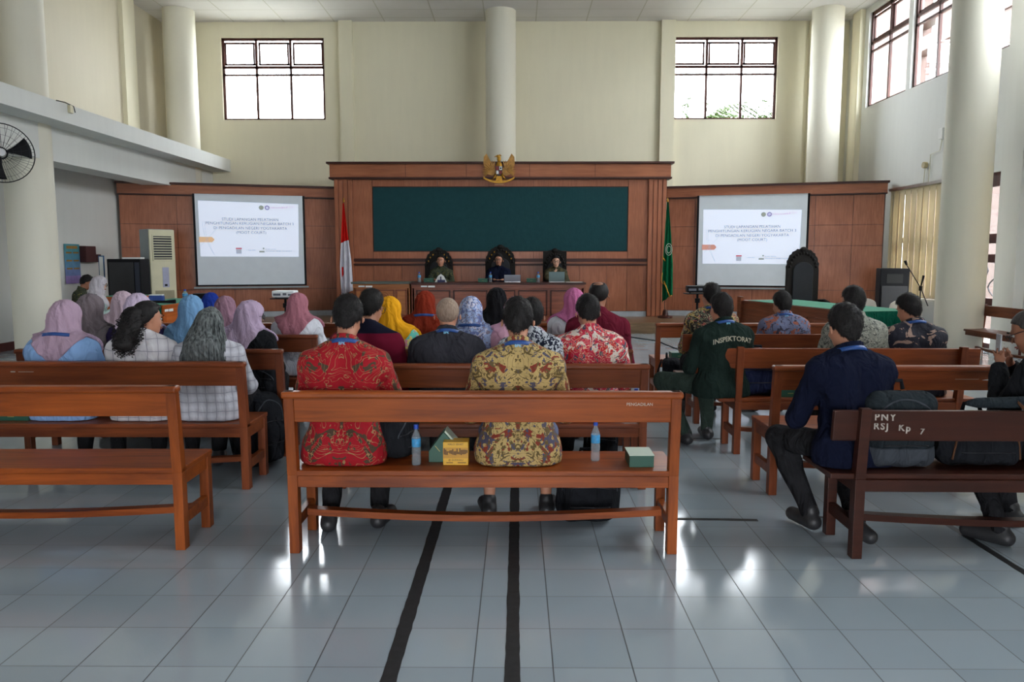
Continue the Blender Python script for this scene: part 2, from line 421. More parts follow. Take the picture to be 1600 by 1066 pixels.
struct(wall_holes(MB(), XR, XR + .2, YR, YB, 0, ZC, UP + LO, 'y').build('wall_right', M_RIGHT))
struct(MB().box(XL - .2, XL, YR, YB, 0, 3.75).build('wall_left', M_WHITE))
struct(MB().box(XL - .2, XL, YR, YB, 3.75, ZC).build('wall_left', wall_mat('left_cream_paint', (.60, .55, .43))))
struct(wall_holes(MB(), YR - .2, YR, XL - .2, XR + .2, 0, ZC, [(-1.8, 1.2, .02, 2.7)], 'x').build('wall_rear', M_WHITE))  # unseen rear opening, added and sized to let light onto the foreground
m = MB()
for x0, x1 in ((-4.25, -3.93), (3.42, 3.76)): m.box(x0, x1, YB - .12, YB, 0, ZC)
m.box(6.95, 7.12, YB - .10, YB, 0, ZC)
m.box(XR - .12, XR, 18.15, 18.55, 0, ZC)
m4 = MB()
for y in (12.3, 6.5, .7): m4.box(XR - .16, XR, y - .26, y + .26, 0, ZC)
struct(m4.build('trim_5', M_RIGHT))
for y in (12.3, 6.5, .7, 17.2): m.box(XL, XL + .1, y - .26, y + .26, 3.9, ZC)
struct(m.build('trim_1', M_WALL))                                  # pilasters
def column(x, y, r=.348): return MB().cyl((x, y, 0), (x, y, ZC), r, n=40).build('column', M_COLM, smooth=True)
cols = [(-7.72, 18.15, 'left back corner column with bright right side'), (-.38, 18.25, 'round cream column rising behind the centre of the wood panelling'), (7.05, 18.15, 'round cream column beside the right back window'), (-7.72, 12.3, 'near left column behind the wall fan'), (7.03, 12.25, 'large round column in front of the right wall with vertical blinds either side')]
for x, y, l in cols: struct(column(x, y))
# gallery ledge along the left wall, with its beam
struct(MB().box(XL, -6.98, YR, YB, 3.62, 3.91).build('trim_2', M_WHITE))
struct(MB().box(-7.95, -7.42, YR, YB, 3.08, 3.62).build('trim_3', M_WHITE))
M_BASE = flat('maroon_baseboard', srgb(92, 44, 40), .4)
struct(MB().box(XL, XL + .02, YR, 16, 0, .14).build('baseboard_left', M_BASE))
struct(MB().box(XR - .02, XR, 12.0, 12.6, 0, .14).box(XR - .02, XR, 14.15, 16, 0, .14).box(XR - .02, XR, 5, 11.9, 0, .14).build('baseboard_right', M_BASE))
# windows
def window(n, axis, pos, u0, u1, z0, z1, cols_, top=.68, frame=.06, tilt=0):
    """frame parts and panes; plane of the window at depth pos"""
    f = MB(); g = MB(); d = .05
    def bx(mb, a, b, c, e, dd=d, sh=0):
        put(mb, axis, pos - dd / 2 + sh, pos + dd / 2 + sh, a, b, c, e)
    bx(f, u0, u0 + frame, z0, z1); bx(f, u1 - frame, u1, z0, z1); bx(f, u0, u1, z0, z0 + frame * .7); bx(f, u0, u1, z1 - frame, z1)
    w = (u1 - u0) / cols_; zt = z1 - top
    bx(f, u0, u1, zt - .03, zt + .03); bx(f, u0, u1, zt - .20, zt - .155)
    for k in range(1, cols_): bx(f, u0 + k * w - .028, u0 + k * w + .028, z0, z1)
    root = f.build('window_%d' % n, W_FRAME); struct(root)
    for k in range(cols_):
        a, b = u0 + k * w + .045, u0 + (k + 1) * w - .045; c, e = zt + .05, z1 - .09
        s = MB()
        for q in ((a, a + .045, c, e), (b - .045, b, c, e), (a, b, c, c + .045), (a, b, e - .045, e)): bx(s, *q, dd=.035, sh=.03)
        s.build('sash', W_FRAME, root)
    bx(g, u0 + .02, u1 - .02, z0 + .02, zt, dd=.006)
    for k in range(cols_): bx(g, u0 + k * w + .07, u0 + (k + 1) * w - .07, zt + .07, z1 - .11, dd=.006, sh=.03)
    g.build('pane', M_GLASS, root)
    return root
n = 1
for h in BW: window(n, 'x', YB + .08, *h, 3); n += 1
for h in UP: window(n, 'y', XR + .08, *h, 2, frame=.07); n += 1
for h in LO:
    if h[2] > .5:
        a, b, c, d = h; f = MB()
        for q in ((a, a + .07, c, d), (b - .07, b, c, d), (a, b, c, c + .07), (a, b, d - .07, d), (a, b, 1.85, 1.95), ((a + b) / 2 - .04, (a + b) / 2 + .04, c, d)): put(f, 'y', XR + .06, XR + .12, *q)
        r = f.build('window_%d' % n, W_FRAME); struct(r); n += 1
        MB().box(XR + .085, XR + .092, a + .03, b - .03, c + .03, d - .03).build('pane', M_GLASS, r)
# glazed side door between the column and the pilaster
f = MB()
for q in ((12.62, 12.70, 0, 2.95), (14.02, 14.1, 0, 2.95), (12.62, 14.1, 2.72, 2.95), (12.62, 14.1, 1.78, 1.94), (12.62, 14.1, 1.46, 1.60), (12.62, 14.1, .62, .86), (12.62, 14.1, 0, .1)): put(f, 'y', XR + .05, XR + .12, *q)
dr = f.build('door_1', W_FRAME); struct(dr)
MB().box(XR + .082, XR + .088, 12.68, 14.04, .08, 2.74).build('pane', M_GLASS, dr)
g = MB()
for k in range(5): g.tube([(XR + .14, 12.75 + k * .3 + .14 * sin(t / 8 * pi * 2), .9 + t * .07) for t in range(9)], .012, 5)
g.build('grille', M_DMETAL, dr)
# vertical blinds
def blinds(y0, y1, lab, gap=1.0):
    r = empty('vertical_blinds', (XR - .06, (y0 + y1) / 2, 2.93), label=lab, cat='blinds')
    MB().box(-.035, .02, y0 - (y0 + y1) / 2 - .05, y1 - (y0 + y1) / 2 + .05, -.01, .045).build('headrail', M_METAL, r)
    N = int((y1 - y0) / .115); sl = MB()
    for k in range(N):
        y = y0 + (k + .5) * (y1 - y0) / N - (y0 + y1) / 2; a = .35
        x = -.005 + .018 * (k % 2)
        sl.box(x - .001, x + .001, y - .068, y + .068, -2.16, -.01)
    sl.build('slats', M_BLIND, r); tag(kids(r)[-1], kind='stuff')
    m = MB().tube([(-.03, y1 - (y0 + y1) / 2 - .08, -.02), (-.04, y1 - (y0 + y1) / 2 - .08, -1.5)], .004, 5); m.build('cord', M_OFFW, r)
blinds(14.42, 16.38, 'cream vertical blinds between the wood panelling and the large right column')
blinds(7.0, 11.85, 'cream vertical blinds at the right edge, behind the wall bench')
blinds(1.1, 5.9, 'cream vertical blinds on the right wall outside the picture')

# ------------------------------------------------------------------ outside
M_PINK = flat('pink_plaster', (.105, .068, .060), .8); M_GRASS = flat('ground', (.46, .46, .40), .9)
M_BEAM = flat('red_brown_paint', (.05, .02, .014), .6)
tag(MB().box(-40, 60, -30, 60, -.35, -.22).build('ground', M_GRASS), kind='structure')
b = empty('neighbour_building', (19, 20, 0), label='pink plastered building seen through the right windows', cat='building')
MB().box(0, 6, -12, 1.4, -.22, 9).box(0, 6, 3.4, 7, -.22, 9).box(0, 6, 1.4, 3.4, -.22, 4).build('wall', M_PINK, b)
m = MB()
for k in range(7): m.box(-1.6, 0, -10 + k * 2.4, -9.75 + k * 2.4, 7.2, 7.45)
m.box(-.1, 0, -12, 7, 6.0, 6.3).build('eave_beam', M_BEAM, b)
M_LEAF = flat('palm_green', (.04, .065, .02), .7, spec=.1)
def palm(x, y, z, lab, seed, N=18):
    random.seed(seed); r = empty('palm_tree', (x, y, -.22), label=lab, cat='palm')
    MB().tube([(0, 0, 0), (.1, 0, z * .5), (0, 0, z)], [.16, .12, .1], 10).build('trunk', flat('palm_bark', (.25, .2, .15), .9), r)
    for k in range(N):
        a = 2 * pi * k / N + random.uniform(-.2, .2); L = random.uniform(1.5, 2.1); e = random.uniform(.5, 1.1); m = MB()
        pts = [Vector((cos(a) * L * t / 9, sin(a) * L * t / 9, z + e * sin(t / 9 * 2.2) - .9 * (t / 9) ** 2)) for t in range(10)]
        m.tube(pts, .012, 4)
        for t in range(1, 10):
            for sg in (-1, 1):
                for h in (0, .5):
                    p = pts[t - 1].lerp(pts[t], h + .01); d = Vector((cos(a + sg * 1.0), sin(a + sg * 1.0), -.35)); w = Vector((cos(a), sin(a), 0)) * .035; l = .6 * (1.1 - t / 11)
                    m.add([p - w, p + w, p + d * l], [(0, 1, 2)])
        m.build('frond', M_LEAF, r, fix=False)
wl = empty('terrace_frame', (10.6, 0, 0), label='pale pink terrace columns and beams outside the upper right windows', cat='pergola')
MB().box(0, .5, 21.4, 24.6, -.22, 11).build('column_wall', M_PINK, wl); MB().box(0, .4, 19.5, 20.3, -.22, 11).build('post', M_PINK, wl); MB().box(0, .4, 17.2, 17.9, -.22, 11).build('post', M_PINK, wl)
MB().box(-.05, .35, 16.5, 21.4, 6.9, 7.25).build('beam', M_BEAM, wl); MB().box(-.05, .35, 16.5, 21.4, 7.6, 7.8).build('beam', M_BEAM, wl); MB().box(-.05, .35, 16.5, 21.4, 8.6, 8.9).build('beam', M_BEAM, wl)
palm(4.75, 21.3, 5.15, 'left green palm outside the right back window', 1)
palm(6.35, 21.6, 5.2, 'right green palm outside the right back window', 2)

# ------------------------------------------------------------------ stage and wood panelling
m = MB().box(XL + .02, XR - .02, 15.62, YB - .13, 0, .22); st = struct(m.build('trim_4', W_STAGE))
MB().box(XL + .02, XR - .02, 15.60, 15.66, .10, .225).build('stage_nosing', W_STAGE, st)
def panel_field(mb, x0, x1, z0, z1, y, d, g=.008):
    mb.box(x0 + g / 2, x1 - g / 2, y - d, y, z0 + g / 2, z1 - g / 2)
# centre panelling: local origin at its foot, front plane y=0
pc = empty('wall_panelling', (-.38, 17.4, .22), label='tall central wood wall panelling with green felt board', cat='panelling')
m = MB(); y = 0
m.box(-3.72, 3.72, .03, .25, 0, 3.38)                                   # carcass
m.build('carcass', W_DARK, pc)
m = MB()
xs = [-3.30, -2.86, -2.22, -1.55, -.88, -.2, .46, 1.12, 1.78, 2.40, 2.86, 3.30]
for a, b in zip(xs, xs[1:]): panel_field(m, a, b, .12, 1.15, .03, .035)
for a, b in ((-3.30, -2.86), (2.86, 3.30)): panel_field(m, a, b, 1.30, 3.06, .03, .035)
for a, b in zip([-2.86, -1.4, -.25, .75, 2.86], [-1.4, -.25, .75, 2.86]): panel_field(m, a, b, 2.90, 3.06, .03, .035); panel_field(m, a, b, 1.30, 1.46, .03, .035)
m.build('field_panel', W_PANEL, pc)
MB().box(-2.84, 2.84, -.01, .03, 1.475, 2.885).build('green_board', M_BOARD, pc)
m = MB()
for s in (-1, 1):
    c = s * 3.5; m = MB()
    for k in (-.155, -.05, .05, .155):
        m.box(c + k - .038, c + k + .038, -.07, .03, .02, 3.04)
    m.box(c - .2, c + .2, -.045, .03, 0, 3.06); m.build('pilaster', W_PANEL, pc, bevel=.004)
m = MB().box(-3.78, 3.78, -.10, .25, 3.10, 3.385); m.build('cornice_band', W_BAND, pc)
m = MB().box(-3.84, 3.84, -.17, .27, 3.385, 3.43).box(-3.80, 3.80, -.13, .25, 3.06, 3.10); m.box(-3.3, 3.3, -.03, .03, 1.235, 1.30).box(-3.3, 3.3, -.05, .03, 1.155, 1.19); m.box(-2.86, 2.86, -.005, .03, 2.885, 2.90).box(-2.86, 2.86, -.005, .03, 1.46, 1.475)
m.build('moulding', W_DARK, pc, bevel=.003)
MB().box(-3.3, 3.3, 0, .03, 1.19, 1.235).build('dado_rail', W_BAND, pc)
MB().box(-3.3, 3.3, -.02, .03, 0, .115).build('skirting', M_SKIRT, pc)
m = MB()
for x in (-2.1, -.75, .65, 2.1): m.box(x, x + .008, -.104, -.098, 3.1, 3.385)
m.build('band_joint', W_DARK, pc)
def side_panel(loc, ang, L, lab, seams, zs, inner):
    r = empty('wall_panelling', loc, ang, label=lab, cat='panelling')
    MB().box(0, L, .03, .16, 0, 2.72).build('carcass', W_DARK, r)
    m = MB()
    for a, b in zip(seams, seams[1:]):
        for c, d in zip(zs, zs[1:]): panel_field(m, a, b, c, d, .03, .035)
    m.build('field_panel', W_PANEL, r)
    MB().box(-.02, L + .02, -.06, .17, 2.68, 2.88).build('cornice_band', W_BAND, r)
    MB().box(-.05, L + .05, -.11, .19, 2.88, 2.925).box(-.02, L + .02, -.075, .16, 2.655, 2.68).build('moulding', W_DARK, r)
    MB().box(0, L, -.02, .03, 0, .115).build('skirting', M_SKIRT, r)
    return r
AL = atan2(1.35, 4.30); AR = atan2(-1.35, 4.35)
pl = side_panel((-8.42, 16.40, .22), AL, 4.48, 'left angled wood wall panelling behind the left screen', [0, 1.12, 2.24, 3.40, 4.46], [.12, .62, 1.54, 2.04, 2.65], 1)
pr_ = side_panel((3.42, 17.74, .22), AR, 4.52, 'right angled wood wall panelling behind the right screen', [0, .62, 1.9, 3.15, 3.9, 4.5], [.12, .62, 1.58, 2.02, 2.65], 0)

# ------------------------------------------------------------------ projection screens with the slide on them
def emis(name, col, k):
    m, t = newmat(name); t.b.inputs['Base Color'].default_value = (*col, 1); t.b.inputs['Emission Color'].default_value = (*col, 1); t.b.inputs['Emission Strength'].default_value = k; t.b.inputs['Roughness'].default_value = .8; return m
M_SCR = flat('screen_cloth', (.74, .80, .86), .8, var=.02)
M_SLIDE = emis('projected_white', (.72, .78, .92), .5)  # slide glows by emission in place of light thrown by the projector
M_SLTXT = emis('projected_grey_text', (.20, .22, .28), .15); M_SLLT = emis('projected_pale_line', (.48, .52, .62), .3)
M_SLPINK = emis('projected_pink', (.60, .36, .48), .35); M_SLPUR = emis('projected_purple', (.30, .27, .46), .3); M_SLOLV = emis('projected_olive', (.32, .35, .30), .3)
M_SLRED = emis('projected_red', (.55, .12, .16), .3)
def screen(loc, ang, x0, x1, z0, z1, s0, s1, t0, t1, lab, arrow):
    r = empty('projection_screen', loc, ang, label=lab, cat='screen')
    y = -.09
    MB().box(x0 - .02, x1 + .02, y + .004, y + .01, z0 - .0, z1).build('border', M_BLACK, r)
    MB().box(x0 + .025, x1 - .025, y - .002, y + .004, z0 + .03, z1).build('cloth', M_SCR, r)
    MB().box(x0 - .06, x1 + .06, y - .02, y + .02, z0 - .05, z0 - .015).build('bottom_bar', M_GREYP, r)
    MB().box(x0 - .06, x1 + .06, y - .03, y + .04, z1 - .01, z1 + .05).build('housing', W_BAND, r)
    y -= .006; w, h = s1 - s0, t1 - t0
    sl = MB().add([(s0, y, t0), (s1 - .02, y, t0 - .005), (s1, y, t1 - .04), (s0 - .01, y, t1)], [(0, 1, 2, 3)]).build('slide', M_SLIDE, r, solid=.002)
    y -= .003
    X = lambda u: s0 + u * w
    Zz = lambda v: t1 - .02 - v * (h - .02)
    T = lambda s, u, v, sz, mt, **k: text_obj('slide_text', s, sz, mt, sl, Matrix.Translation((X(u), y, Zz(v))) @ UPRIGHT, ext=.0003, **k)
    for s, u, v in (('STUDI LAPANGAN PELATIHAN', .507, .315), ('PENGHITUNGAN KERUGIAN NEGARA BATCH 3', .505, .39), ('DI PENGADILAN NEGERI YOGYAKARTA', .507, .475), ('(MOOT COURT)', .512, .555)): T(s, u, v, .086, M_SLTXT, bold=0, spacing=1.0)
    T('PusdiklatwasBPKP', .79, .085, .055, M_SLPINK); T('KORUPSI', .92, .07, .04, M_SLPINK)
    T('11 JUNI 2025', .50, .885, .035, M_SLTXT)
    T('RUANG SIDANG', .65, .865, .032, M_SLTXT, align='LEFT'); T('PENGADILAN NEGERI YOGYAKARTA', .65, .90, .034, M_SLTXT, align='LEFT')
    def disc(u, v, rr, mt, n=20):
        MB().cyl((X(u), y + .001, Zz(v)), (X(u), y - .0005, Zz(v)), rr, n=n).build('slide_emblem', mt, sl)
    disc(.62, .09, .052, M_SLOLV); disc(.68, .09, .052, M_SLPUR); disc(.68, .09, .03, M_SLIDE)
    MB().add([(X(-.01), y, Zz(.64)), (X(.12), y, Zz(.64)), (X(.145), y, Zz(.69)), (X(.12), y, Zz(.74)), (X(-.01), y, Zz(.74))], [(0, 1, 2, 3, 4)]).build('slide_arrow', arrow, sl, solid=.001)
    m = MB()
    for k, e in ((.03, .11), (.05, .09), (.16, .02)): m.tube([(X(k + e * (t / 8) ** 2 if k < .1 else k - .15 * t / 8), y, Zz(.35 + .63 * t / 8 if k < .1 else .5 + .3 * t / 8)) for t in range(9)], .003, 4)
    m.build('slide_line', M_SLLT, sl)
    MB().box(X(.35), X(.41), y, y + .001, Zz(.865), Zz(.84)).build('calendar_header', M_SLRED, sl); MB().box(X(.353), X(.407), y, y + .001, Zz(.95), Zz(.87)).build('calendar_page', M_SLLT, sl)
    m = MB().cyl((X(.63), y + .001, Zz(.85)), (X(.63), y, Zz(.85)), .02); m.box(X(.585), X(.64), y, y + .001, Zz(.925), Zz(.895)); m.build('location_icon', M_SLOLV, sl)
    return r
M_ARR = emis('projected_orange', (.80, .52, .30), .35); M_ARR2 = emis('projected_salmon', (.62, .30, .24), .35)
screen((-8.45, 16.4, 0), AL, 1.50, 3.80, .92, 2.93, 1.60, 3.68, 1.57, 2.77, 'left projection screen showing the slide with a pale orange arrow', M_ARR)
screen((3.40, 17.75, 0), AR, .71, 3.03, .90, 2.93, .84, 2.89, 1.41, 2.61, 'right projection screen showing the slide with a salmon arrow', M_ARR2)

# floor tape
def tape(pts, w, lab):
    random.seed(len(lab)); m = MB(); a, b = Vector(pts[0]), Vector(pts[1]); L = (b - a).length; t = (b - a).normalized(); nrm = Vector((-t.y, t.x)); k = 0; N = max(2, int(L / .05))
    ps = [(a + t * L * i / N, w / 2 + random.uniform(-.003, .0015)) for i in range(N + 1)]
    for (p, w0), (q, w1) in zip(ps, ps[1:]):
        v = [p - nrm * w0, p + nrm * w0, q + nrm * w1, q - nrm * w1]; m.hexa([(c.x, c.y, .0005) for c in v] + [(c.x, c.y, .002) for c in v])
    tag(m.build('floor_tape', M_TAPE, fix=False), lab, 'tape', 'black tape lines on the tiled floor')
tape([(-.472, 1.5), (-.462, 7.2)], .062, 'left black tape strip running towards the stage on the tiles')
tape([(-.018, 1.5), (-.012, 7.2)], .058, 'right black tape strip running towards the stage on the tiles')
tape([(.95, 4.42), (1.42, 4.40)], .035, 'short black tape strip on the floor right of the front bench')
tape([(1.66, 4.44), (1.83, 4.46)], .03, 'small worn black tape piece beside the short strip')
tape([(1.98, 4.46), (4.6, 4.47)], .035, 'black tape strip running right across the floor under the dark bench')
tape([(2.50, 4.40), (2.49, 2.6)], .04, 'black tape strip at right coming towards the camera')
tape([(.9, 6.5), (1.75, 6.45)], .02, 'thin black tape strip on the floor beside the green-shirted man')
# ------------------------------------------------------------------ benches
M_STICK = flat('white_sticker', (.72, .74, .75), .6, var=.02); M_STAIN = flat('red_stain', srgb(150, 30, 26), .6); M_SCRIB = flat('pale_scratch', (.5, .45, .38), .7)
def bench(x0, x1, y, H, label, wd=None, wv=None, style='a', rz=0, D=.40, post=.052, sag=.035, bz=.16):
    wd = wd or W_BENCH; wv = wv or W_BENCHV; L = x1 - x0; h = L / 2
    r = empty('bench', ((x0 + x1) / 2, y, 0), rz, label=label, cat='bench', group='wooden benches of the public gallery')
    off = .0 if style == 'a' else .12
    for s in (-1, 1):
        xc = s * (h - post / 2 - off); a, b = xc - post / 2, xc + post / 2
        lean = -.035; zt = H if style == 'a' else H + .015
        m = MB().hexa([(a, 0, 0), (b, 0, 0), (b, .06, 0), (a, .06, 0), (a, 0, .42), (b, 0, .42), (b, .06, .42), (a, .06, .42)])
        m.hexa([(a, 0, .42), (b, 0, .42), (b, .06, .42), (a, .06, .42), (a, lean, zt), (b, lean, zt), (b, lean + .045, zt), (a, lean + .045, zt)])
        m.build('leg', wv, r, bevel=.003)
        MB().box(a, b, D - .055, D, 0, .42).build('leg', wv, r, bevel=.003)
        MB().box(xc - .018, xc + .018, .05, D - .04, .345, .42).build('side_rail', wd, r, bevel=.002)
        MB().box(xc - .018, xc + .018, .05, D - .04, .13, .19).build('side_stretcher', wd, r, bevel=.002)
    if style == 'a':
        m = MB().hexa([(-h + post, -.018, H - bz), (h - post, -.018, H - bz), (h - post, .012, H - bz), (-h + post, .012, H - bz), (-h + post, -.028, H - .035), (h - post, -.028, H - .035), (h - post, .002, H - .035), (-h + post, .002, H - .035)])
        m.build('backrest', wd, r, bevel=.003)
        MB().box(-h - .008, h + .008, -.048, .022, H - .036, H).build('top_rail', wd, r, bevel=.012)
    else:
        MB().hexa([(-h, .02, H - bz), (h, .02, H - bz), (h, .05, H - bz), (-h, .05, H - bz), (-h, .002, H), (h, .002, H), (h, .034, H), (-h, .034, H)]).build('backrest', wd, r, bevel=.006)
    MB().box(-h + .0, h - .0, -.0 if style == 'a' else .02, D + .02, .415, .445).build('seat', wd, r, bevel=.006)
    MB().box(-h + off + post, h - off - post, .005, .035, .355, .415).build('rear_apron', wd, r, bevel=.002)
    MB().box(-h + off + post, h - off - post, D - .03, D - .005, .355, .415).build('front_apron', wd, r, bevel=.002)
    N = 24; vs = []
    for i in range(N + 1):
        x = -h + off + post + (L - 2 * off - 2 * post) * i / N; z = .165 - sag * sin(pi * i / N)
        vs += [(x, D * .5 - .03, z - .015), (x, D * .5 + .03, z - .015), (x, D * .5 + .03, z + .02), (x, D * .5 - .03, z + .02)]
    fs = [(4 * i + a, 4 * i + (a + 1) % 4, 4 * i + 4 + (a + 1) % 4, 4 * i + 4 + a) for i in range(N) for a in range(4)] + [(0, 1, 2, 3), (4 * N + 3, 4 * N + 2, 4 * N + 1, 4 * N)]
    MB().add(vs, fs).build('stretcher', wd, r)
    return r
B = {}
WB2 = wood('bench_brown', srgb(80, 34, 14), srgb(122, 60, 28), .42, axis=0, coat=.06); WB2V = wood('bench_brown_upright', srgb(80, 34, 14), srgb(118, 58, 28), .42, axis=2, coat=.06)
WB3 = wood('bench_red_brown', srgb(92, 40, 18), srgb(142, 72, 34), .42, axis=0, coat=.06); WB3V = wood('bench_red_brown_upright', srgb(92, 40, 18), srgb(138, 70, 34), .42, axis=2, coat=.06)
B['C1'] = bench(-1.19, .835, 3.87, .865, 'front middle bench where the red batik and tan batik men sit')
B['C2'] = bench(-1.20, .86, 5.0, .85, 'middle bench, second from the camera, under the grey bald man', WB3, WB3V)
B['C3'] = bench(-1.20, .88, 5.86, .845, 'middle bench, third from the camera, under the woman in yellow hijab', WB2, WB2V)
B['C4'] = bench(-1.18, .90, 6.95, .845, 'middle bench, fourth from the camera, under the woman in rust hijab', WB2, WB2V)
B['C5'] = bench(-1.15, .60, 8.25, .845, 'empty middle bench nearest the stage', WB3, WB3V)
B['L1'] = bench(-3.79, -1.755, 3.90, .885, 'empty left front bench with a red stain on the seat', rz=radians(.6))
B['L2'] = bench(-3.84, -1.785, 4.98, .865, 'left bench, second from the camera, with two stickers on its end', WB3, WB3V)
B['L3'] = bench(-3.84, -1.80, 5.84, .845, 'left bench, third from the camera, under the woman in light blue hijab', WB2, WB2V)
B['L4'] = bench(-3.84, -1.82, 6.95, .845, 'left bench, fourth from the camera, under the woman in dusty pink hijab', WB2, WB2V)
B['L5'] = bench(-3.85, -1.83, 8.20, .845, 'left bench nearest the stage, behind the projector tripod', WB2, WB2V)
B['R1'] = bench(1.60, 3.85, 3.80, .775, 'dark brown bench stencilled PNY at the right front', W_BDARK, W_BDARK, 'b', rz=radians(-.8))
B['R2'] = bench(1.64, 3.70, 4.88, .858, 'empty right bench, second from the camera, with a paper scrap on its back', WB3, WB3V)
B['R3'] = bench(1.585, 3.60, 5.93, .84, 'right bench, third from the camera, with the navy backpack on its seat', WB3, WB3V, 'b')
B['R4'] = bench(1.53, 3.62, 7.05, .84, 'right bench, fourth from the camera, under the man in blue and orange batik', WB2, WB2V, 'b')
B['R5'] = bench(1.50, 3.50, 8.28, .84, 'right bench nearest the stage with a green box at its left end', WB3, WB3V)
wb = bench(-1.05, 1.05, 0, .80, 'brown wooden bench against the right wall by the blinds', WB2, WB2V, 'b')
wb.location = (7.35, 11.2, 0); wb.rotation_euler = (0, 0, radians(90)); wb['group'] = 'wall bench'; del wb['group']
def sticker(name, par, x0, x1, y0, y1, z0, z1, m): MB().box(x0, x1, y0, y1, z0, z1).build(name, m, par)
r = B['L1']; sticker('sticker', r, .99, 1.0, .20, .31, .365, .415, M_STICK)
random.seed(3); m = MB()
for k in range(7): cx, cy = -.235 + random.uniform(-.03, .03), random.uniform(.0, .09); m.cyl((cx, cy, .4452), (cx, cy, .4457), random.uniform(.008, .02), n=9)
m.box(-.262, -.225, -.0012, -.0002, .405, .44); m.build('stain', M_STAIN, r)
r = B['L2']; sticker('sticker', r, 1.0, 1.008, .13, .20, .36, .41, M_STICK); sticker('sticker', r, 1.0, 1.008, .245, .285, .365, .41, M_STICK)
sticker('label_scrap', r, -.50, -.47, -.030, -.0285, .795, .803, M_SCRIB); sticker('label_scrap', r, -.45, -.35, -.0298, -.0285, .797, .8, M_SCRIB)
r = B['R2']; m = MB().add([(.29, -.0255, .765), (.33, -.0255, .772), (.385, -.0255, .782), (.34, -.0255, .762)], [(0, 1, 2, 3)]); m.build('paper_scrap', M_PAPER, r, solid=.001)
sticker('scratch', r, .12, .27, -.0248, -.0238, .770, .772, M_SCRIB)
text_obj('small_lettering', 'PENGADILAN', .022, M_SCRIB, B['C1'], Matrix.Translation((.80, -.0262, .80)) @ UPRIGHT)
r = B['R1']; hy = lambda z: .0 - .0
M_STEN = flat('stencil_paint', (.38, .34, .30), .8, var=.3, scale=40)
def sten(s, x, z, sz, rot=0):
    t = (z - .615) / .16; yb = .02 + (.002 - .02) * t
    text_obj('stencil_lettering', s, sz, M_STEN, r, Matrix.Translation((x, yb - .0025, z)) @ Matrix.Rotation(radians(-6.4), 4, 'X') @ UPRIGHT @ Matrix.Rotation(radians(rot), 4, 'Z'), align='LEFT', bold=.0012, ext=.0006, spacing=1.25)
sten('PNY', -.925, .742, .050, -1); sten('RSJ', -.925, .695, .048, -3); sten('Kp', -.80, .688, .048, -5); sten('7', -.69, .668, .044, -8)
sticker('sticker', wb, .82, .92, .012, .019, .735, .775, M_STICK)

# ------------------------------------------------------------------ court furniture on the stage
def desk(x0, x1, y, z0, h, d, lab, wd, panels, topm, fr=W_DARK):
    r = empty('judge_bench', ((x0 + x1) / 2, y, z0), label=lab, cat='desk'); w = (x1 - x0) / 2
    MB().box(-w + .02, w - .02, .03, .06, 0, h - .04).box(-w, -w + .05, .03, d, 0, h - .04).box(w - .05, w, .03, d, 0, h - .04).build('body', wd, r)
    MB().box(-w - .03, w + .03, -.03, d + .02, h - .04, h).build('desktop', topm, r, bevel=.004)
    MB().box(-w, w, 0, .035, 0, .07).box(-w, w, 0, .035, h - .12, h - .04).build('rail', wd, r, bevel=.003)
    for a, b in panels:
        f = MB()
        for q in ((a, a + .02, .12, h - .16), (b - .02, b, .12, h - .16), (a, b, .12, .14), (a, b, h - .18, h - .16)): f.box(q[0], q[1], .008, .034, q[2], q[3])
        p = f.build('panel_frame', fr, r)
        MB().box(a + .03, b - .03, .015, .034, .15, h - .19).build('panel', wd, p, bevel=.006)
    return r
jb = desk(-2.20, 1.40, 15.98, .22, .81, .62, 'long dark judges bench on the stage with laptops', W_DESK, [(-1.70, -.99), (-.93, -.22), (-.16, .36), (.42, 1.03), (1.09, 1.72)], W_DARK)
ld = desk(-3.42, -2.24, 15.98, .22, .82, .62, 'lighter brown desk with carved round ornament on the stage left', W_DESKL, [(-.55, -.2), (-.17, .27), (.30, .53)], flat('grey_green_top', (.10, .12, .10), .4), W_DESK)
m = MB()
for rr in (.13, .09, .05): m.tube([(.05 + rr * cos(a / 20 * 2 * pi), .006, .47 + rr * 1.15 * sin(a / 20 * 2 * pi)) for a in range(20)], .010, 6, closed=True)
m.build('carved_ornament', W_DESKL, ld, smooth=True)
for d_, x in ((jb, -1.6), (ld, -.47)):
    sticker('sticker', d_, x, x + .13, -.004, .0, .715, .745, M_STICK); sticker('sticker', d_, x + .15, x + .29, -.004, .0, .71, .745, M_PAPER)
m = MB().box(-1.55, -1.35, 0, .002, 0, .001)

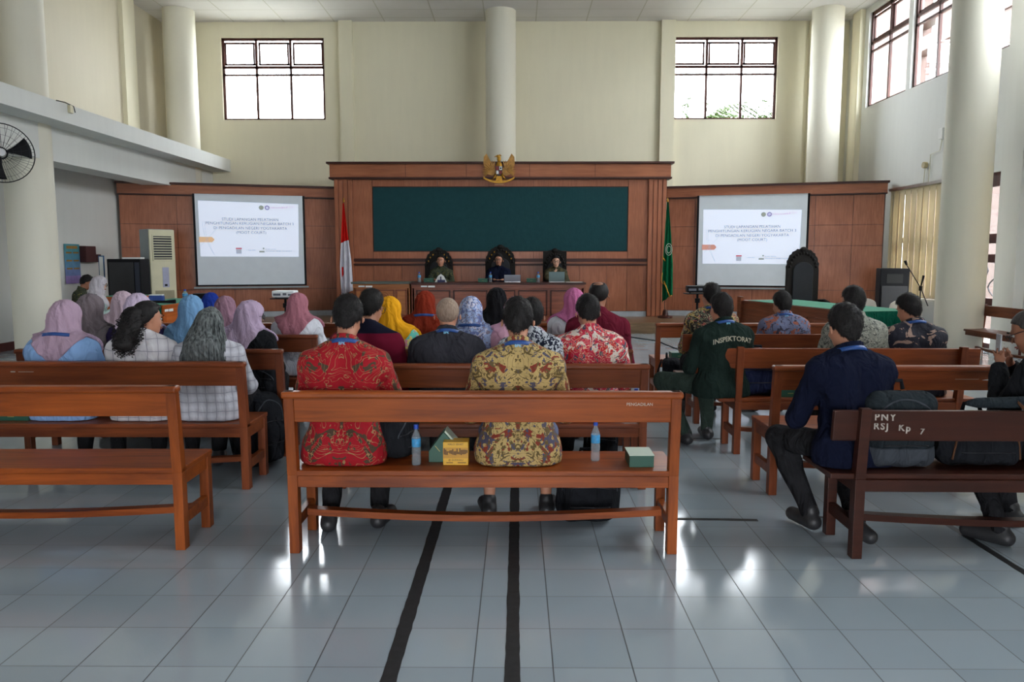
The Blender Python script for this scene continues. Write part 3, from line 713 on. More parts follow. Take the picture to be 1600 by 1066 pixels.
M_CARVE = flat('carved_black_wood', (.012, .010, .009), .6, spec=.15, bump=.6, bscale=40); M_LEATH = flat('black_leather', (.016, .018, .022), .5, bump=.2, spec=.2)
M_GOLD = flat('gold_paint', srgb(176, 128, 40), .35, .6, var=.3, scale=20); M_GOLDD = flat('dull_bronze', srgb(176, 128, 62), .5, .2, var=.3, scale=20)
def throne(loc, rz, lab, top=1.52, w=.31, deco=True, square=False):
    r = empty('carved_chair', loc, rz, label=lab, cat='chair', group='carved black judge chairs')
    pts = []; N = 28
    for i in range(N + 1):
        a = pi * i / N; x = w * cos(a); rr = 1 + .03 * sin(a * 22)
        if square: x = w * (1 if cos(a) > 0 else -1) * min(1, abs(cos(a)) * 1.6); pts.append((x, top - .24 + .2 * min(1, sin(a) * 1.5) + .04 * max(0, sin(a) - .9) * 10))
        else: pts.append((x * rr, top - .42 + .42 * sin(a) ** .8 * rr))
    pts = [(w, .42)] + pts + [(-w, .42)]
    MB().prism(pts, -.06, .0).build('backrest', M_CARVE, r, bevel=.01)
    ipts = [(w * .62, .55)] + [(w * .62 * cos(pi * i / 14), top - .42 + .16 * sin(pi * i / 14)) for i in range(15)] + [(-w * .62, .55)]
    MB().prism(ipts, .0, .035).build('back_cushion', M_LEATH, r, bevel=.012)
    m = MB()
    for i in range(1, 14):
        a = pi * i / 14; m.ell((w * .84 * cos(a), .005, top - .42 + .33 * sin(a)), (.03, .02, .03), 8, 5)
    m.ell((0, .005, top - .02), (.07, .03, .05), 10, 6); m.build('carving', M_CARVE, r, smooth='all')
    if deco:
        m = MB()
        for a in (.45, .75, 1.05): 
            for s in (-1, 1): m.ell((s * w * .8 * cos(a), .02, top - .42 + .33 * sin(a)), (.014, .008, .022), 7, 5)
        m.build('gilded_detail', M_GOLD, r, smooth='all')
    MB().box(-w + .01, w - .01, 0, .5, .36, .46).build('seat', M_LEATH, r, bevel=.02)
    for s in (-1, 1):
        MB().tube([(s * (w + .01), -.02, .72), (s * (w + .03), .25, .74), (s * (w + .03), .46, .70), (s * (w + .03), .5, .64)], [.03, .03, .035, .04], 8).tube([(s * (w + .03), .44, .7), (s * (w + .02), .42, .4)], .028, 8).build('armrest', M_CARVE, r, smooth='all')
        for yy in (.0, .44): MB().tube([(s * (w - .03), yy, .38), (s * (w - .02), yy, .2), (s * (w), yy + .02, 0)], [.04, .03, .035], 8).build('leg', M_CARVE, r, smooth='all')
    MB().box(-w, w, .44, .47, .28, .37).build('seat_rail', M_CARVE, r, bevel=.01)
    return r
throne((-1.73, 17.02, .22), pi, 'carved black chair with arched back behind the left judge')
throne((-.37, 17.02, .22), pi, 'tallest carved black chair with arched back, behind the middle judge', top=1.58, w=.33)
throne((.83, 17.02, .22), pi, 'black chair with squared back behind the judge touching his chin', top=1.50, w=.26, deco=False, square=True)
throne((5.45, 14.75, 0), pi, 'empty carved black chair standing right of the right screen', top=1.72, w=.31, deco=False)

# counsel tables
def ctable(loc, rz, L, D, H, lab, wd, cloth_end):
    """local: +x along the length, -y front face; cloth hangs over the x=0 end"""
    r = empty('counsel_table', loc, rz, label=lab, cat='table')
    MB().box(0, L, 0, .03, .04, H - .03).box(L - .03, L, 0, D, 0, H - .03).box(0, .03, 0, D, 0, H - .03).build('body', wd, r)
    MB().box(-.02, L + .02, -.02, D + .02, H - .03, H - .006).build('tabletop', wd, r, bevel=.003)
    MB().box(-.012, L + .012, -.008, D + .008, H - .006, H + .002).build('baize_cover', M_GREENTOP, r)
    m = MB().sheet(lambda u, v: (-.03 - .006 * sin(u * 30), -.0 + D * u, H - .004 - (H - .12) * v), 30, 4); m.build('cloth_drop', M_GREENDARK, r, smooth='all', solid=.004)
    for a in range(3): MB().box(.12 + a * L / 3, L / 3 - .08 + a * L / 3 + .04, -.012, .0, .14, H - .16).build('panel', wd, r, bevel=.004)
    return r
W_RT = wood('right_table_wood', srgb(96, 50, 30), srgb(138, 76, 48), .35, axis=0, coat=.2)
tr = empty('counsel_table', (0, 0, 0))
bpy.data.objects.remove(tr)
# right table: near end at (4.9,10.95), runs away towards the stage, front face looks to the room centre (-x)
def ctable_right():
    L, D, H = 3.2, .95, .78; a = atan2(3.1, -.75)
    r = empty('counsel_table', (4.85, 10.95, 0), a, label='right counsel table with green baize top and dark green cloth end', cat='table')
    MB().box(0, L, -.03, 0, .04, H - .03).box(L - .03, L, -D, 0, 0, H - .03).box(0, .03, -D, 0, 0, H - .03).build('body', W_RT, r)
    MB().box(-.02, L + .02, -D - .02, .02, H - .03, H - .006).build('tabletop', W_RT, r, bevel=.003)
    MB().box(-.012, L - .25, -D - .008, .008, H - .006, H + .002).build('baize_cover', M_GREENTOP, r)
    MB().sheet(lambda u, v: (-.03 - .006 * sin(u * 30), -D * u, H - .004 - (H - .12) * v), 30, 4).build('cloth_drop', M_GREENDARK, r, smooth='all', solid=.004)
    MB().box(L - .06, L + .06, -.02, .05, 0, H + .06).build('end_post', W_RT, r, bevel=.004)
    for k in range(3): MB().box(.15 + k * 1.02, .98 + k * 1.02, .0, .012, .14, H - .16).build('panel', W_RT, r, bevel=.004)
ctable_right()
def ctable_left():
    L, D, H = 1.95, .78, .78; a = atan2(2.6, .12)
    r = empty('counsel_table', (-5.78, 12.45, 0), a, label='left counsel table with orange wood front and green cloth end', cat='table')
    MB().box(0, L, 0, .03, .04, H - .03).box(L - .03, L, 0, D, 0, H - .03).box(0, .03, 0, D, 0, H - .03).build('body', W_ORANGE, r)
    MB().box(-.02, L + .02, -.02, D + .02, H - .03, H - .006).build('tabletop', W_ORANGE, r, bevel=.003)
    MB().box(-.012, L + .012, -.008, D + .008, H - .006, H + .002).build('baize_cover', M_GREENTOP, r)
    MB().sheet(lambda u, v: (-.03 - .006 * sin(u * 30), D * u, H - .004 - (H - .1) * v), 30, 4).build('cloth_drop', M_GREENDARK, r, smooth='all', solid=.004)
    for k in range(3): MB().box(.1 + k * .85, .8 + k * .85, -.012, 0, .14, H - .16).build('panel', W_ORANGE, r, bevel=.004)
    sticker('sticker', r, .05, .17, -.018, -.012, .66, .70, M_STICK); sticker('sticker', r, .19, .33, -.018, -.012, .655, .70, M_PAPER)
ctable_left()
r = empty('side_table', (-6.70, 12.85, 0), radians(0), label='small orange wood table with green top behind the woman in white hijab', cat='table')
MB().box(-.26, .26, 0, .03, .05, .86).box(-.26, -.23, 0, .55, 0, .86).box(.23, .26, 0, .55, 0, .86).build('body', W_ORANGE, r); MB().box(-.28, .28, -.03, .58, .86, .89).build('tabletop', W_ORANGE, r); MB().box(-.27, .27, -.02, .57, .89, .898).build('baize_cover', M_GREENTOP, r)

# ------------------------------------------------------------------ things standing round the hall
r = empty('air_conditioner', (-6.78, 14.70, 0), radians(48), label='tall ivory floor standing air conditioner beside the left screen', cat='air conditioner')
MB().box(-.24, .24, 0, .40, 0, 2.08).build('cabinet', M_GREYP, r, bevel=.01)
MB().box(-.24, .24, -.04, .0, .02, 2.07).build('front_panel', M_OFFW, r, bevel=.01)
MB().box(-.19, .19, -.055, -.035, 1.48, 1.98).build('grille_frame', M_OFFW, r, bevel=.004)
m = MB().box(-.17, .17, -.058, -.05, 1.51, 1.95); m.build('grille_recess', M_DMETAL, r)
m = MB()
for k in range(9): m.box(-.17, .17, -.07, -.056, 1.53 + k * .048, 1.545 + k * .048)
m.build('louvres', M_OFFW, r)
MB().box(-.02, .1, -.048, -.038, .98, 1.36).build('control_panel', flat('pale_lilac_plastic', (.36, .37, .52), .4), r); MB().box(.01, .06, -.052, -.046, 1.0, 1.04).build('display', M_BLACK, r)
MB().box(-.17, .19, -.046, -.038, .12, .92).build('intake_grille', flat('beige_mesh', srgb(152, 146, 120), .7, bump=.5, bscale=120), r)
def speaker(loc, rz, w, h, d, lab, z=0):
    r = empty('loudspeaker', loc, rz, label=lab, cat='loudspeaker')
    MB().hexa([(-w, 0, 0), (w, 0, 0), (w * .8, d, 0), (-w * .8, d, 0), (-w, 0, h), (w, 0, h), (w * .8, d, h), (-w * .8, d, h)]).build('cabinet', M_BLACK, r, bevel=.012)
    MB().box(-w + .03, w - .03, -.012, 0, .04, h * .62).build('grille', flat('speaker_grille', (.022, .022, .025), .6, bump=.5, bscale=200), r, bevel=.004)
    m = MB(); a, b, c, e = w * .55, h * .68, h * .88, .06
    m.add([(-w * .75, -.002, b - .02), (w * .75, -.002, b - .02), (w * .75, -.002, c + .03), (-w * .75, -.002, c + .03), (-a * .5, .05, b + .04), (a * .5, .05, b + .04), (a * .5, .05, c - .03), (-a * .5, .05, c - .03)], [(0, 1, 5, 4), (1, 2, 6, 5), (2, 3, 7, 6), (3, 0, 4, 7), (4, 5, 6, 7)])
    MB().box(-a, a, -.004, .002, b, c).build('horn', flat('horn_black', (.004, .004, .004), .7), r)
    MB().cyl((0, -.02, .12), (0, -.012, .12), .02, n=12).build('badge', M_METAL, r); return r
sp = speaker((6.82, 13.95, .52), radians(-8), .25, .83, .42, 'black loudspeaker on a small stand near the right wall blinds')
r = empty('speaker_stand', (6.82, 14.15, 0), label='low black stand under the right loudspeaker', cat='stand'); MB().box(-.2, .2, -.15, .15, .49, .52).build('platform', M_BLACK, r)
for s in (-1, 1):
    for q in (-1, 1): MB().bar((s * .16, q * .12, .49), (s * .19, q * .15, 0), .025, .025).build('leg', M_BLACK, r)
r = empty('cabinet_speaker', (-7.04, 13.75, 0), 0, label='big black loudspeaker cabinet with papers on top near the left wall', cat='loudspeaker')
MB().box(-.30, .30, 0, .36, .0, 1.52).build('cabinet', M_BLACK, r, bevel=.015); MB().box(-.26, .18, -.012, 0, .1, 1.46).build('grille', flat('speaker_grille', (.022, .022, .025), .6), r, bevel=.004); MB().box(.20, .28, -.006, 0, .1, 1.46).build('side_strip', flat('dark_navy', (.02, .025, .045), .5), r)
tag(MB().box(-.16, .16, -.1, .1, 0, .03).build('paper_stack', M_PAPER, loc=(-6.97, 13.98, 1.52), rz=.1), 'white paper stack lying on the big black loudspeaker cabinet', 'papers')
# microphone boom stand, right
r = empty('microphone_stand', (6.90, 13.2, 0), label='black boom microphone stand beside the right column', cat='microphone stand')
MB().tube([(0, 0, .02), (0, 0, 1.05)], .011, 8).build('pole', M_DMETAL, r); MB().cyl((0, 0, .98), (0, 0, 1.06), .03).build('clamp', M_BLACK, r)
MB().tube([(.13, -.02, .72), (0, 0, 1.03), (-.26, .0, 1.42)], .009, 8).build('boom', M_DMETAL, r); MB().cyl((-.26, 0, 1.42), (-.29, 0, 1.49), .018, .025).build('microphone_clip', M_BLACK, r)
MB().tube([(0, 0, 1.05), (.03, 0, 1.18), (.04, 0, 1.24)], [.01, .018, .022], 8).build('microphone', M_BLACK, r)
for k in range(3): a = k * 2.09 + .4; MB().tube([(0, 0, .14), (.28 * cos(a), .28 * sin(a), .01)], .009, 6).build('leg', M_DMETAL, r)
# projectors on tripods
def tripod(loc, lab, H, spread=.34):
    r = empty('tripod', loc, label=lab, cat='tripod')
    MB().cyl((0, 0, .35), (0, 0, H), .016, n=10).build('column', M_BLACK, r); MB().cyl((0, 0, H - .12), (0, 0, H - .06), .035, n=12).cyl((0, 0, .62), (0, 0, .70), .03, n=12).build('collar', M_BLACK, r)
    MB().box(-.17, .17, -.13, .13, H, H + .012).build('plate', M_BLACK, r)
    for k in range(3): a = k * 2.094 + pi / 2 + .5; MB().tube([(.02 * cos(a), .02 * sin(a), .68), (spread * cos(a), spread * sin(a), .0)], .014, 8).build('leg', M_BLACK, r)
    return r
def projector(loc, rz, mt, lab):
    r = empty('projector', loc, rz, label=lab, cat='projector')
    MB().box(-.15, .15, -.11, .11, .012, .10).build('housing', mt, r, bevel=.012, smooth=False)
    MB().cyl((.07, .11, .055), (.07, .13, .055), .035, n=18).build('lens', M_BLACK, r); MB().box(-.13, -.03, -.113, -.109, .035, .065).box(.0, .05, -.113, -.109, .04, .07).box(.07, .12, -.113, -.109, .035, .06).build('sockets', flat('socket_grey', (.12, .13, .16), .5), r)
    for q in (-.11, .11): MB().cyl((q, -.07, 0), (q, -.07, .012), .012, n=8).build('foot', M_BLACK, r)
    return r
tripod((-3.16, 10.45, 0), 'black tripod carrying the white projector on the left', .985, .42); projector((-3.16, 10.45, .997), 0, flat('white_plastic', (.78, .80, .82), .4, var=.02), 'white projector on the left tripod below the left screen')
tripod((2.46, 10.5, 0), 'black tripod carrying the black projector on the right', 1.05, .40); projector((2.46, 10.5, 1.062), radians(-6), M_BLACK, 'black projector on the right tripod below the right screen')

# flags
def flagpole(loc, lab, polec):
    r = empty('flag_stand', loc, label=lab, cat='flag')
    MB().lathe([(.16, 0), (.16, .04), (.07, .06), (.05, .16), (.03, .18)], n=18).build('base', W_DARK, r, smooth=True); MB().cyl((0, 0, .15), (0, 0, 2.52), .014, n=10).build('pole', polec, r)
    MB().lathe([(.004, 0), (.022, .02), (.02, .05), (.004, .10)], (0, 0, 2.52), n=12).build('finial', M_GOLD, r, smooth=True); return r
fl = flagpole((-3.78, 16.95, .22), 'Indonesian red and white flag hanging on its pole left of the panelling', W_PANEL)
M_RED = cloth('flag_red', srgb(206, 30, 26), .06); M_WF = cloth('flag_white', srgb(214, 212, 222), .04)
def fsheet(u, v, W0, W1, x0=0.0):
    """v 0 top .. 1 bottom, hanging in soft folds"""
    w = W0 + (W1 - W0) * min(1, v * 1.25) ; return w
def flagcloth(v0, v1, mt, par, W=.17, ztop=2.5, Ln=1.9, edge=lambda v: 0):
    def fn(u, v):
        t = v0 + (v1 - v0) * v; w = .03 + W * min(1, t * 1.5)
        return (-w * .55 + w * u + .05 * t + edge(t) * (u - .5), -.03 - .035 * sin(u * 14 + t * 3) * (.3 + t) - .02 * u, ztop - Ln * t + .10 * u * t * (1 - u) - .16 * t * (1 - u) * (1 if t > .45 else t / .45))
    return MB().sheet(fn, 30, 26).build('flag_cloth', mt, par, smooth='all', solid=.003)
flagcloth(0, .42, M_RED, fl, .22); flagcloth(.42, 1.0, M_WF, fl, .22)
MB().sheet(lambda u, v: (-.10 + .09 * u, -.02, 1.12 - .26 * v * (1 - .5 * u)), 6, 6).build('flag_corner', M_RED, fl, smooth='all', solid=.003)
fr = flagpole((3.27, 16.95, .22), 'green court flag with gold fringe right of the panelling', W_PANEL)
M_FG = cloth('flag_green', srgb(16, 96, 62), .08); flagcloth(0, 1.0, M_FG, fr, .20, 2.52, 2.02)
m = MB(); 
m.tube([(-.10, -.06, 1.35), (-.04, -.07, 1.25)], .014, 6); m.tube([(-.09, -.06, 1.0), (-.12, -.06, .8), (-.02, -.07, .72)], .008, 6); m.tube([(-.06, -.075, .82), (.03, -.08, .58), (.07, -.085, .48), (.12, -.09, .5)], .014, 6); m.build('fringe', M_GOLD, fr, smooth='all')
m = MB()
for rr in (.055, .09): m.tube([(.03 + rr * .8 * cos(a / 16 * 2 * pi), -.10, 1.5 + rr * 1.4 * sin(a / 16 * 2 * pi)) for a in range(16)], .006, 5, closed=True)
m.build('crest', flat('crest_silver', (.5, .55, .45), .5), fr)

# national emblem above the green board
eg = empty('garuda_emblem', (-.40, 17.24, 3.42), label='golden eagle coat of arms above the green board', cat='emblem')
def feathered(s):
    m = MB(); random.seed(5)
    out = [(s * .07, .02), (s * .12, .16), (s * .20, .26), (s * .275, .40), (s * .335, .33), (s * .345, .20), (s * .31, .05), (s * .24, -.05), (s * .15, -.08), (s * .09, -.05)]
    m.prism(out, -.02, .02)
    for k in range(11):
        a = radians(100 - k * 14); L = .06 + .15 * (1 - abs(k - 4) / 10)
        b = Vector((s * (.12 + .012 * k), -.03, .10 - .012 * k)); d = Vector((s * cos(a) * 1.0, 0, sin(a)))
        e = b + d * L; n_ = Vector((-d.z, 0, d.x)) * .016
        m.tube([b, b.lerp(e, .6), e], [.010, .016, .004], 6)
    return m
for s in (-1, 1): feathered(s).build('wing', M_GOLDD, eg, smooth=True)
m = MB().ell((0, -.03, .10), (.075, .05, .14)).ell((0, -.045, .28), (.045, .04, .075)).ell((-.02, -.055, .335), (.04, .035, .035)).tube([(-.05, -.06, .34), (-.085, -.06, .33), (-.095, -.06, .31)], [.016, .010, .003], 8)
for k in range(4): m.tube([(.0 + k * .012, -.05, .35), (.03 + k * .01, -.05, .385 - k * .012)], [.012, .003], 6)
m.build('body', M_GOLD, eg, smooth='all')
m = MB().prism([(-.075, .12), (.075, .12), (.08, .04), (.05, -.05), (0, -.10), (-.05, -.05), (-.08, .04)], -.10, -.07); sh = m.build('shield', flat('shield_black', (.03, .02, .02), .4), eg)
MB().box(-.068, -.004, -.105, -.099, .03, .11).box(.004, .055, -.105, -.099, -.05, .022).build('shield_red', flat('shield_red', srgb(120, 24, 24), .4), sh); MB().box(.01, .068, -.105, -.099, .035, .11).box(-.055, -.006, -.105, -.099, -.05, .022).build('shield_white', M_PAPER, sh)
MB().ell((.038, -.107, .072), (.018, .004, .02), 8, 5).ell((0, -.108, .02), (.016, .004, .018), 8, 5).build('shield_symbol', M_BLACK, sh)
MB().prism([(-.055, -.09), (.055, -.09), (.08, -.21), (-.08, -.21)], -.05, -.01).build('tail', M_GOLD, eg)
m = MB()
for s in (-1, 1): m.tube([(s * .06, -.05, -.04), (s * .10, -.06, -.12), (s * .15, -.06, -.17)], [.028, .02, .012], 8)
m.build('leg', M_GOLD, eg, smooth='all')
MB().sheet(lambda u, v: (-.34 + .68 * u, -.07 + .0 * v, -.12 - .105 * sin(pi * u) ** .7 + .045 * (v - .5)), 30, 2).build('ribbon', M_GOLD, eg, solid=.02)
MB().box(-.10, .10, -.05, -.03, -.285, -.255).build('pendant', flat('bronze_pink', srgb(170, 120, 84), .5), eg)

# left wall: fan, poster, wooden boxes, cable box
fn = empty('wall_fan', (-7.28, 11.0, 3.01), radians(38), label='black industrial wall fan on the left column', cat='fan')
def ring(c, R, rt, y): return MB().tube([(R * cos(a / 40 * 2 * pi), y, R * sin(a / 40 * 2 * pi)) for a in range(40)], rt, 6, closed=True)
m = ring(0, .41, .008, -.02); m2 = MB()
for k in range(26):
    a = k / 26 * 2 * pi
    m2.tube([(.06 * cos(a), -.13, .06 * sin(a)), (.25 * cos(a + .12), -.11, .25 * sin(a + .12)), (.41 * cos(a + .2), -.02, .41 * sin(a + .2))], .0022, 4)
    m2.tube([(.08 * cos(a), .08, .08 * sin(a)), (.41 * cos(a + .1), -.02, .41 * sin(a + .1))], .0022, 4)
for R in (.14, .24, .34): m2.v += ring(0, R, .002, -.115 + .03 * (R > .3)).v; base = len(m2.v) - 240; m2.f += [tuple(i + base for i in f) for f in ring(0, R, .002, 0).f]
c = m.build('cage_rim', M_BLACK, fn, smooth='all'); m2.build('cage_wire', M_DMETAL, c)
for k in range(3):
    a = k * 2.094 + .25
    MB().sheet(lambda u, v: ((.06 + .31 * u) * cos(a + (v - .5) * (.5 + .35 * u)), -.05 + .05 * (v - .5), (.06 + .31 * u) * sin(a + (v - .5) * (.5 + .35 * u))), 8, 6).build('blade', M_BLACK, fn, smooth='all', solid=.004)
MB().cyl((0, -.09, 0), (0, .0, 0), .05, .07).build('hub', M_METAL, fn, smooth=True); MB().cyl((0, .02, 0), (0, .22, 0), .09, .07).build('motor', M_BLACK, fn, smooth=True)
MB().tube([(0, .2, 0), (-.02, .5, -.02), (-.05, .85, -.02)], .025, 8).build('bracket', M_BLACK, fn)
ps = empty('poster', (XL + .012, 14.68, 1.49), label='tall pastel schedule poster on the left wall', cat='poster')
pc_ = [srgb(70, 140, 150), srgb(80, 140, 165), srgb(90, 140, 175), srgb(110, 130, 180), srgb(150, 130, 190)]
for k, c in enumerate(pc_): MB().box(0, .004, -.35, .35, .27 - k * .25, .52 - k * .25 + .0).build('poster_sheet', flat('poster_tint_%s' % 'abcde'[k], c, .6), ps)
M_OCH = flat('poster_ochre', srgb(150, 110, 40), .6)
for k in range(3):
    for q in (-.28, .04): MB().box(.004, .006, q, q + .26, .22 - k * .25, .27 - k * .25).build('poster_bar', M_OCH, ps)
MB().box(.004, .006, -.25, .25, .37, .46).build('poster_heading', M_OCH, ps)

ps.scale = (1, .72, .6)
wbx = empty('wall_box', (XL + .0, 15.12, 1.61), label='dark maroon wooden stepped box hung on the left wall', cat='wall box')
M_MAR = flat('maroon_wood', srgb(70, 30, 30), .5); MB().box(0, .14, -.18, .18, -.155, .16).build('body', M_MAR, wbx, bevel=.01); MB().box(0, .14, .18, .36, -.155, .0).build('lower_box', M_MAR, wbx, bevel=.01)
nb = empty('notice_frame', (-7.62, 14.0, 1.16), 0, label='small blue framed sheet beside the big black loudspeaker', cat='frame')
M_BLUEF = flat('blue_frame', srgb(50, 90, 130), .5); MB().box(0, .10, 0, .02, 0, .42).build('frame', M_BLUEF, nb); MB().box(.015, .085, -.004, 0, .02, .40).build('sheet', M_WHITE, nb)
MB().box(.04, .06, 0, .02, -1.16, 0).build('post', M_DMETAL, nb)
eb = empty('junction_box', (-6.96, 12.25, 3.84), label='small white junction box with dangling cable on the left ledge', cat='junction box'); MB().box(-.02, .03, -.06, .02, -.06, .06).build('box', M_OFFW, eb, bevel=.005)
MB().tube([(-.02, -.35, .07), (.0, -.15, .08), (.03, .03, .05), (.035, .05, -.04)], .008, 6).build('cable', M_BLACK, eb, smooth='all')
# right wall: router, socket, tv
rt = empty('wall_router', (XR - .02, 14.62, 3.83), label='small white box with cable high on the right wall beside the column', cat='router'); MB().box(-.04, .02, -.07, .07, -.1, .1).build('housing', M_PAPER, rt, bevel=.01)
MB().tube([(0, 0, -.1), (0, .05, -.3), (-.01, .35, -.33), (-.01, .38, -.9)], .006, 6).build('cable', M_OFFW, rt)
sk = empty('junction_box', (XR - .02, 15.15, 3.32), label='beige round junction box above the right blinds', cat='junction box'); MB().cyl((-.05, 0, 0), (.02, 0, 0), .06, n=16).build('box', flat('beige_plastic', srgb(180, 165, 130), .5), sk); MB().tube([(-.01, 0, -.05), (-.01, .02, -.35)], .006, 6).build('cable', M_OFFW, sk)
tv = empty('wall_speaker', (XR - .25, 11.55, 3.28), radians(-60), label='small black wall speaker cut by the right picture edge', cat='loudspeaker'); MB().box(-.16, .16, -.1, .1, -.15, .17).build('cabinet', M_BLACK, tv, bevel=.01); MB().bar((0, .1, 0), (0.1, .32, 0), .03, .03).build('bracket', M_METAL, tv)

# white plastic chairs by the right table and for the two at the left wall
M_PLAST = flat('white_chair_plastic', srgb(196, 190, 180), .4, var=.03)
def pchair(loc, rz, lab):
    r = empty('plastic_chair', loc, rz, label=lab, cat='chair', group='white plastic chairs')
    pts = [(.2, .44), (.21, .7)] + [(.2 * cos(pi * i / 12), .74 + .1 * sin(pi * i / 12)) for i in range(13)] + [(-.21, .7), (-.2, .44)]
    MB().prism(pts, -.22, -.20).build('backrest', M_PLAST, r, bevel=.006)
    MB().box(-.22, .22, -.22, .2, .41, .44).build('seat', M_PLAST, r, bevel=.01)
    for s in (-1, 1):
        for q in (-.19, .17): MB().bar((s * .19, q, .41), (s * .22, q * 1.1, 0), .035, .035).build('leg', M_PLAST, r)
    return r
pchair((5.9, 12.2, 0), radians(70), 'white plastic chair at the right table, leftmost of the four'); pchair((6.05, 13.2, 0), radians(180), 'white plastic chair beside the right loudspeaker, taller looking one')
pchair((5.75, 11.5, 0), radians(80), 'white plastic chair at the right table behind the grey batik man'); pchair((6.42, 12.6, 0), radians(200), 'white plastic chair beside the dark floral shirt man, rightmost of the four')

# small things: lunch boxes, bottles, laptops
M_GBOX = flat('green_card', srgb(26, 78, 62), .5, var=.05); M_LID = flat('pale_green_card', srgb(186, 200, 184), .6, var=.03); M_YEL = flat('yellow_card', srgb(214, 164, 38), .5, var=.04); M_DKPR = flat('brown_print', srgb(84, 54, 18), .6)
M_GOLDT = flat('gold_print', srgb(170, 160, 90), .5)
def lunchbox(loc, rz, lab, sz=(.075, .07, .065), mt=None, lid=None, open_=False):
    w, d, h = sz; r = empty('food_box', loc, rz, label=lab, cat='food box')
    MB().box(-w, w, -d, d, .0, h).build('body', mt or M_GBOX, r, bevel=.002)
    MB().box(-w - .002, w + .002, -d - .002, d + .002, h, h + .004).build('lid', lid or M_LID, r)
    if sz[0] > .07: MB().box(-.022, .022, -d - .0012, -d, h * .42, h * .47).build('gold_print', M_GOLDT, r)
    return r
lunchbox((.655, 4.03, .445), 0, 'green food box with pale lid at the right end of the front bench', (.064, .085, .062))
b = empty('food_box', (-.395, 4.10, .445), radians(0), label='upright green food box beside the yellow box on the front bench', cat='food box')
MB().prism([(-.08, 0), (.08, 0), (.08, .075), (0, .165), (-.08, .06)], -.06, .06).build('body', M_GBOX, b, bevel=.002)
MB().hexa([(.005, -.06, .165), (.085, -.06, .075), (.085, .06, .075), (.005, .06, .165), (.012, -.06, .172), (.092, -.06, .08), (.092, .06, .08), (.012, .06, .172)]).build('lid', M_LID, b)
MB().bar((-.045, -.061, .09), (-.02, -.061, .06), .002, .004).build('gold_print', M_GOLDT, b)
yb = empty('food_box', (-.325, 4.03, .445), 0, label='yellow printed food box on the front bench', cat='food box')
MB().box(-.067, .067, -.05, .05, 0, .125).build('body', M_YEL, yb, bevel=.002)
MB().box(-.067, .067, -.0512, -.05, .038, .095).build('front_band', flat('ochre_print', srgb(190, 138, 34), .5), yb)
m = MB(); random.seed(8)
for k in range(17): x = -.06 + k * .0075; m.box(x - .003, x + .003, -.0522, -.051, .055 + random.uniform(0, .014), .066 + random.uniform(.005, .026))
m.build('skyline_print', M_DKPR, yb)
text_obj('print_lettering', 'HALO SEHAT', .014, M_DKPR, yb, Matrix.Translation((0, -.0506, .113)) @ UPRIGHT); text_obj('print_lettering', '@ GUDEGKU', .013, M_DKPR, yb, Matrix.Translation((0, -.0506, .028)) @ UPRIGHT); MB().box(-.05, -.015, -.0508, -.0502, .012, .016).box(.01, .055, -.0508, -.0502, .012, .016).build('small_print', M_DKPR, yb)
def water():
    m, t = newmat('clear_bottle'); t.b.inputs['Base Color'].default_value = (.75, .85, .92, 1); t.b.inputs['Roughness'].default_value = .08; t.b.inputs['IOR'].default_value = 1.2
    t.b.inputs['Transmission Weight'].default_value = .75; t.b.inputs['Alpha'].default_value = .75; return m
M_WATER = water(); M_CAP = flat('blue_cap', srgb(30, 70, 170), .4); M_BLAB = flat('blue_label', srgb(60, 140, 190), .4, var=.3, scale=40)
def bottle(loc, lab, s=1.0, blue=True):
    r = empty('water_bottle', loc, label=lab, cat='water bottle')
    MB().lathe([(.024 * s, 0), (.030 * s, .006), (.030 * s, .04), (.027 * s, .05), (.030 * s, .06), (.030 * s, .14), (.028 * s, .155), (.012 * s, .185), (.012 * s, .20)], n=20).build('body', M_WATER, r, smooth=True)
    MB().cyl((0, 0, .195), (0, 0, .218), .015 * s, n=16).build('cap', M_CAP if blue else M_PAPER, r); MB().cyl((0, 0, .10), (0, 0, .145), .0306 * s, n=24).build('label_band', M_BLAB, r, smooth=True); return r
bottle((-.535, 3.99, .445), 'water bottle with blue cap beside the black bag on the front bench', .8)
bottle((.425, 4.08, .445), 'water bottle with blue cap on the right half of the front bench', .8)
bottle((.80, 5.10, .45), 'water bottle on the second middle bench near its right end', .9)
lunchbox((.27, 5.12, .445), 0, 'green food box between two seated men on the second middle bench', (.07, .07, .07)); lunchbox((-.64, 5.12, .445), 0, 'green food box with pale lid behind the red batik man', (.075, .07, .07))
lunchbox((-.83, 5.2, .445), .1, 'teal green food box nearest the red batik man on the second bench', (.08, .07, .06), lid=M_GBOX)
lunchbox((2.16, 6.08, .445), 0, 'dark green food box under the right bench back, left of two', (.085, .08, .07), lid=M_GBOX); lunchbox((2.36, 6.08, .445), 0, 'dark green food box under the right bench back, right of two', (.085, .08, .07), lid=M_GBOX)
lunchbox((1.78, 8.42, .445), 0, 'green food box on the left end of the rearmost right bench', (.09, .08, .06), lid=M_GBOX)
lunchbox((-3.42, 5.16, .445), 0, 'dark green food box left of the woman in blue on the second left bench', (.12, .08, .06), lid=M_GBOX)
for x, s in ((-1.86, 'left'), (-.72, 'middle'), (.30, 'right')): lunchbox((x, 16.2, 1.03), 0, 'green food box on the judges bench before the %s judge' % s, (.10, .08, .075), lid=M_GREENTOP)
for x, s in ((-2.05, 'left'), (-.56, 'middle'), (.44, 'right')): bottle((x, 16.12, 1.03), 'clear water bottle on the judges bench beside the %s food box' % s, 1.1)
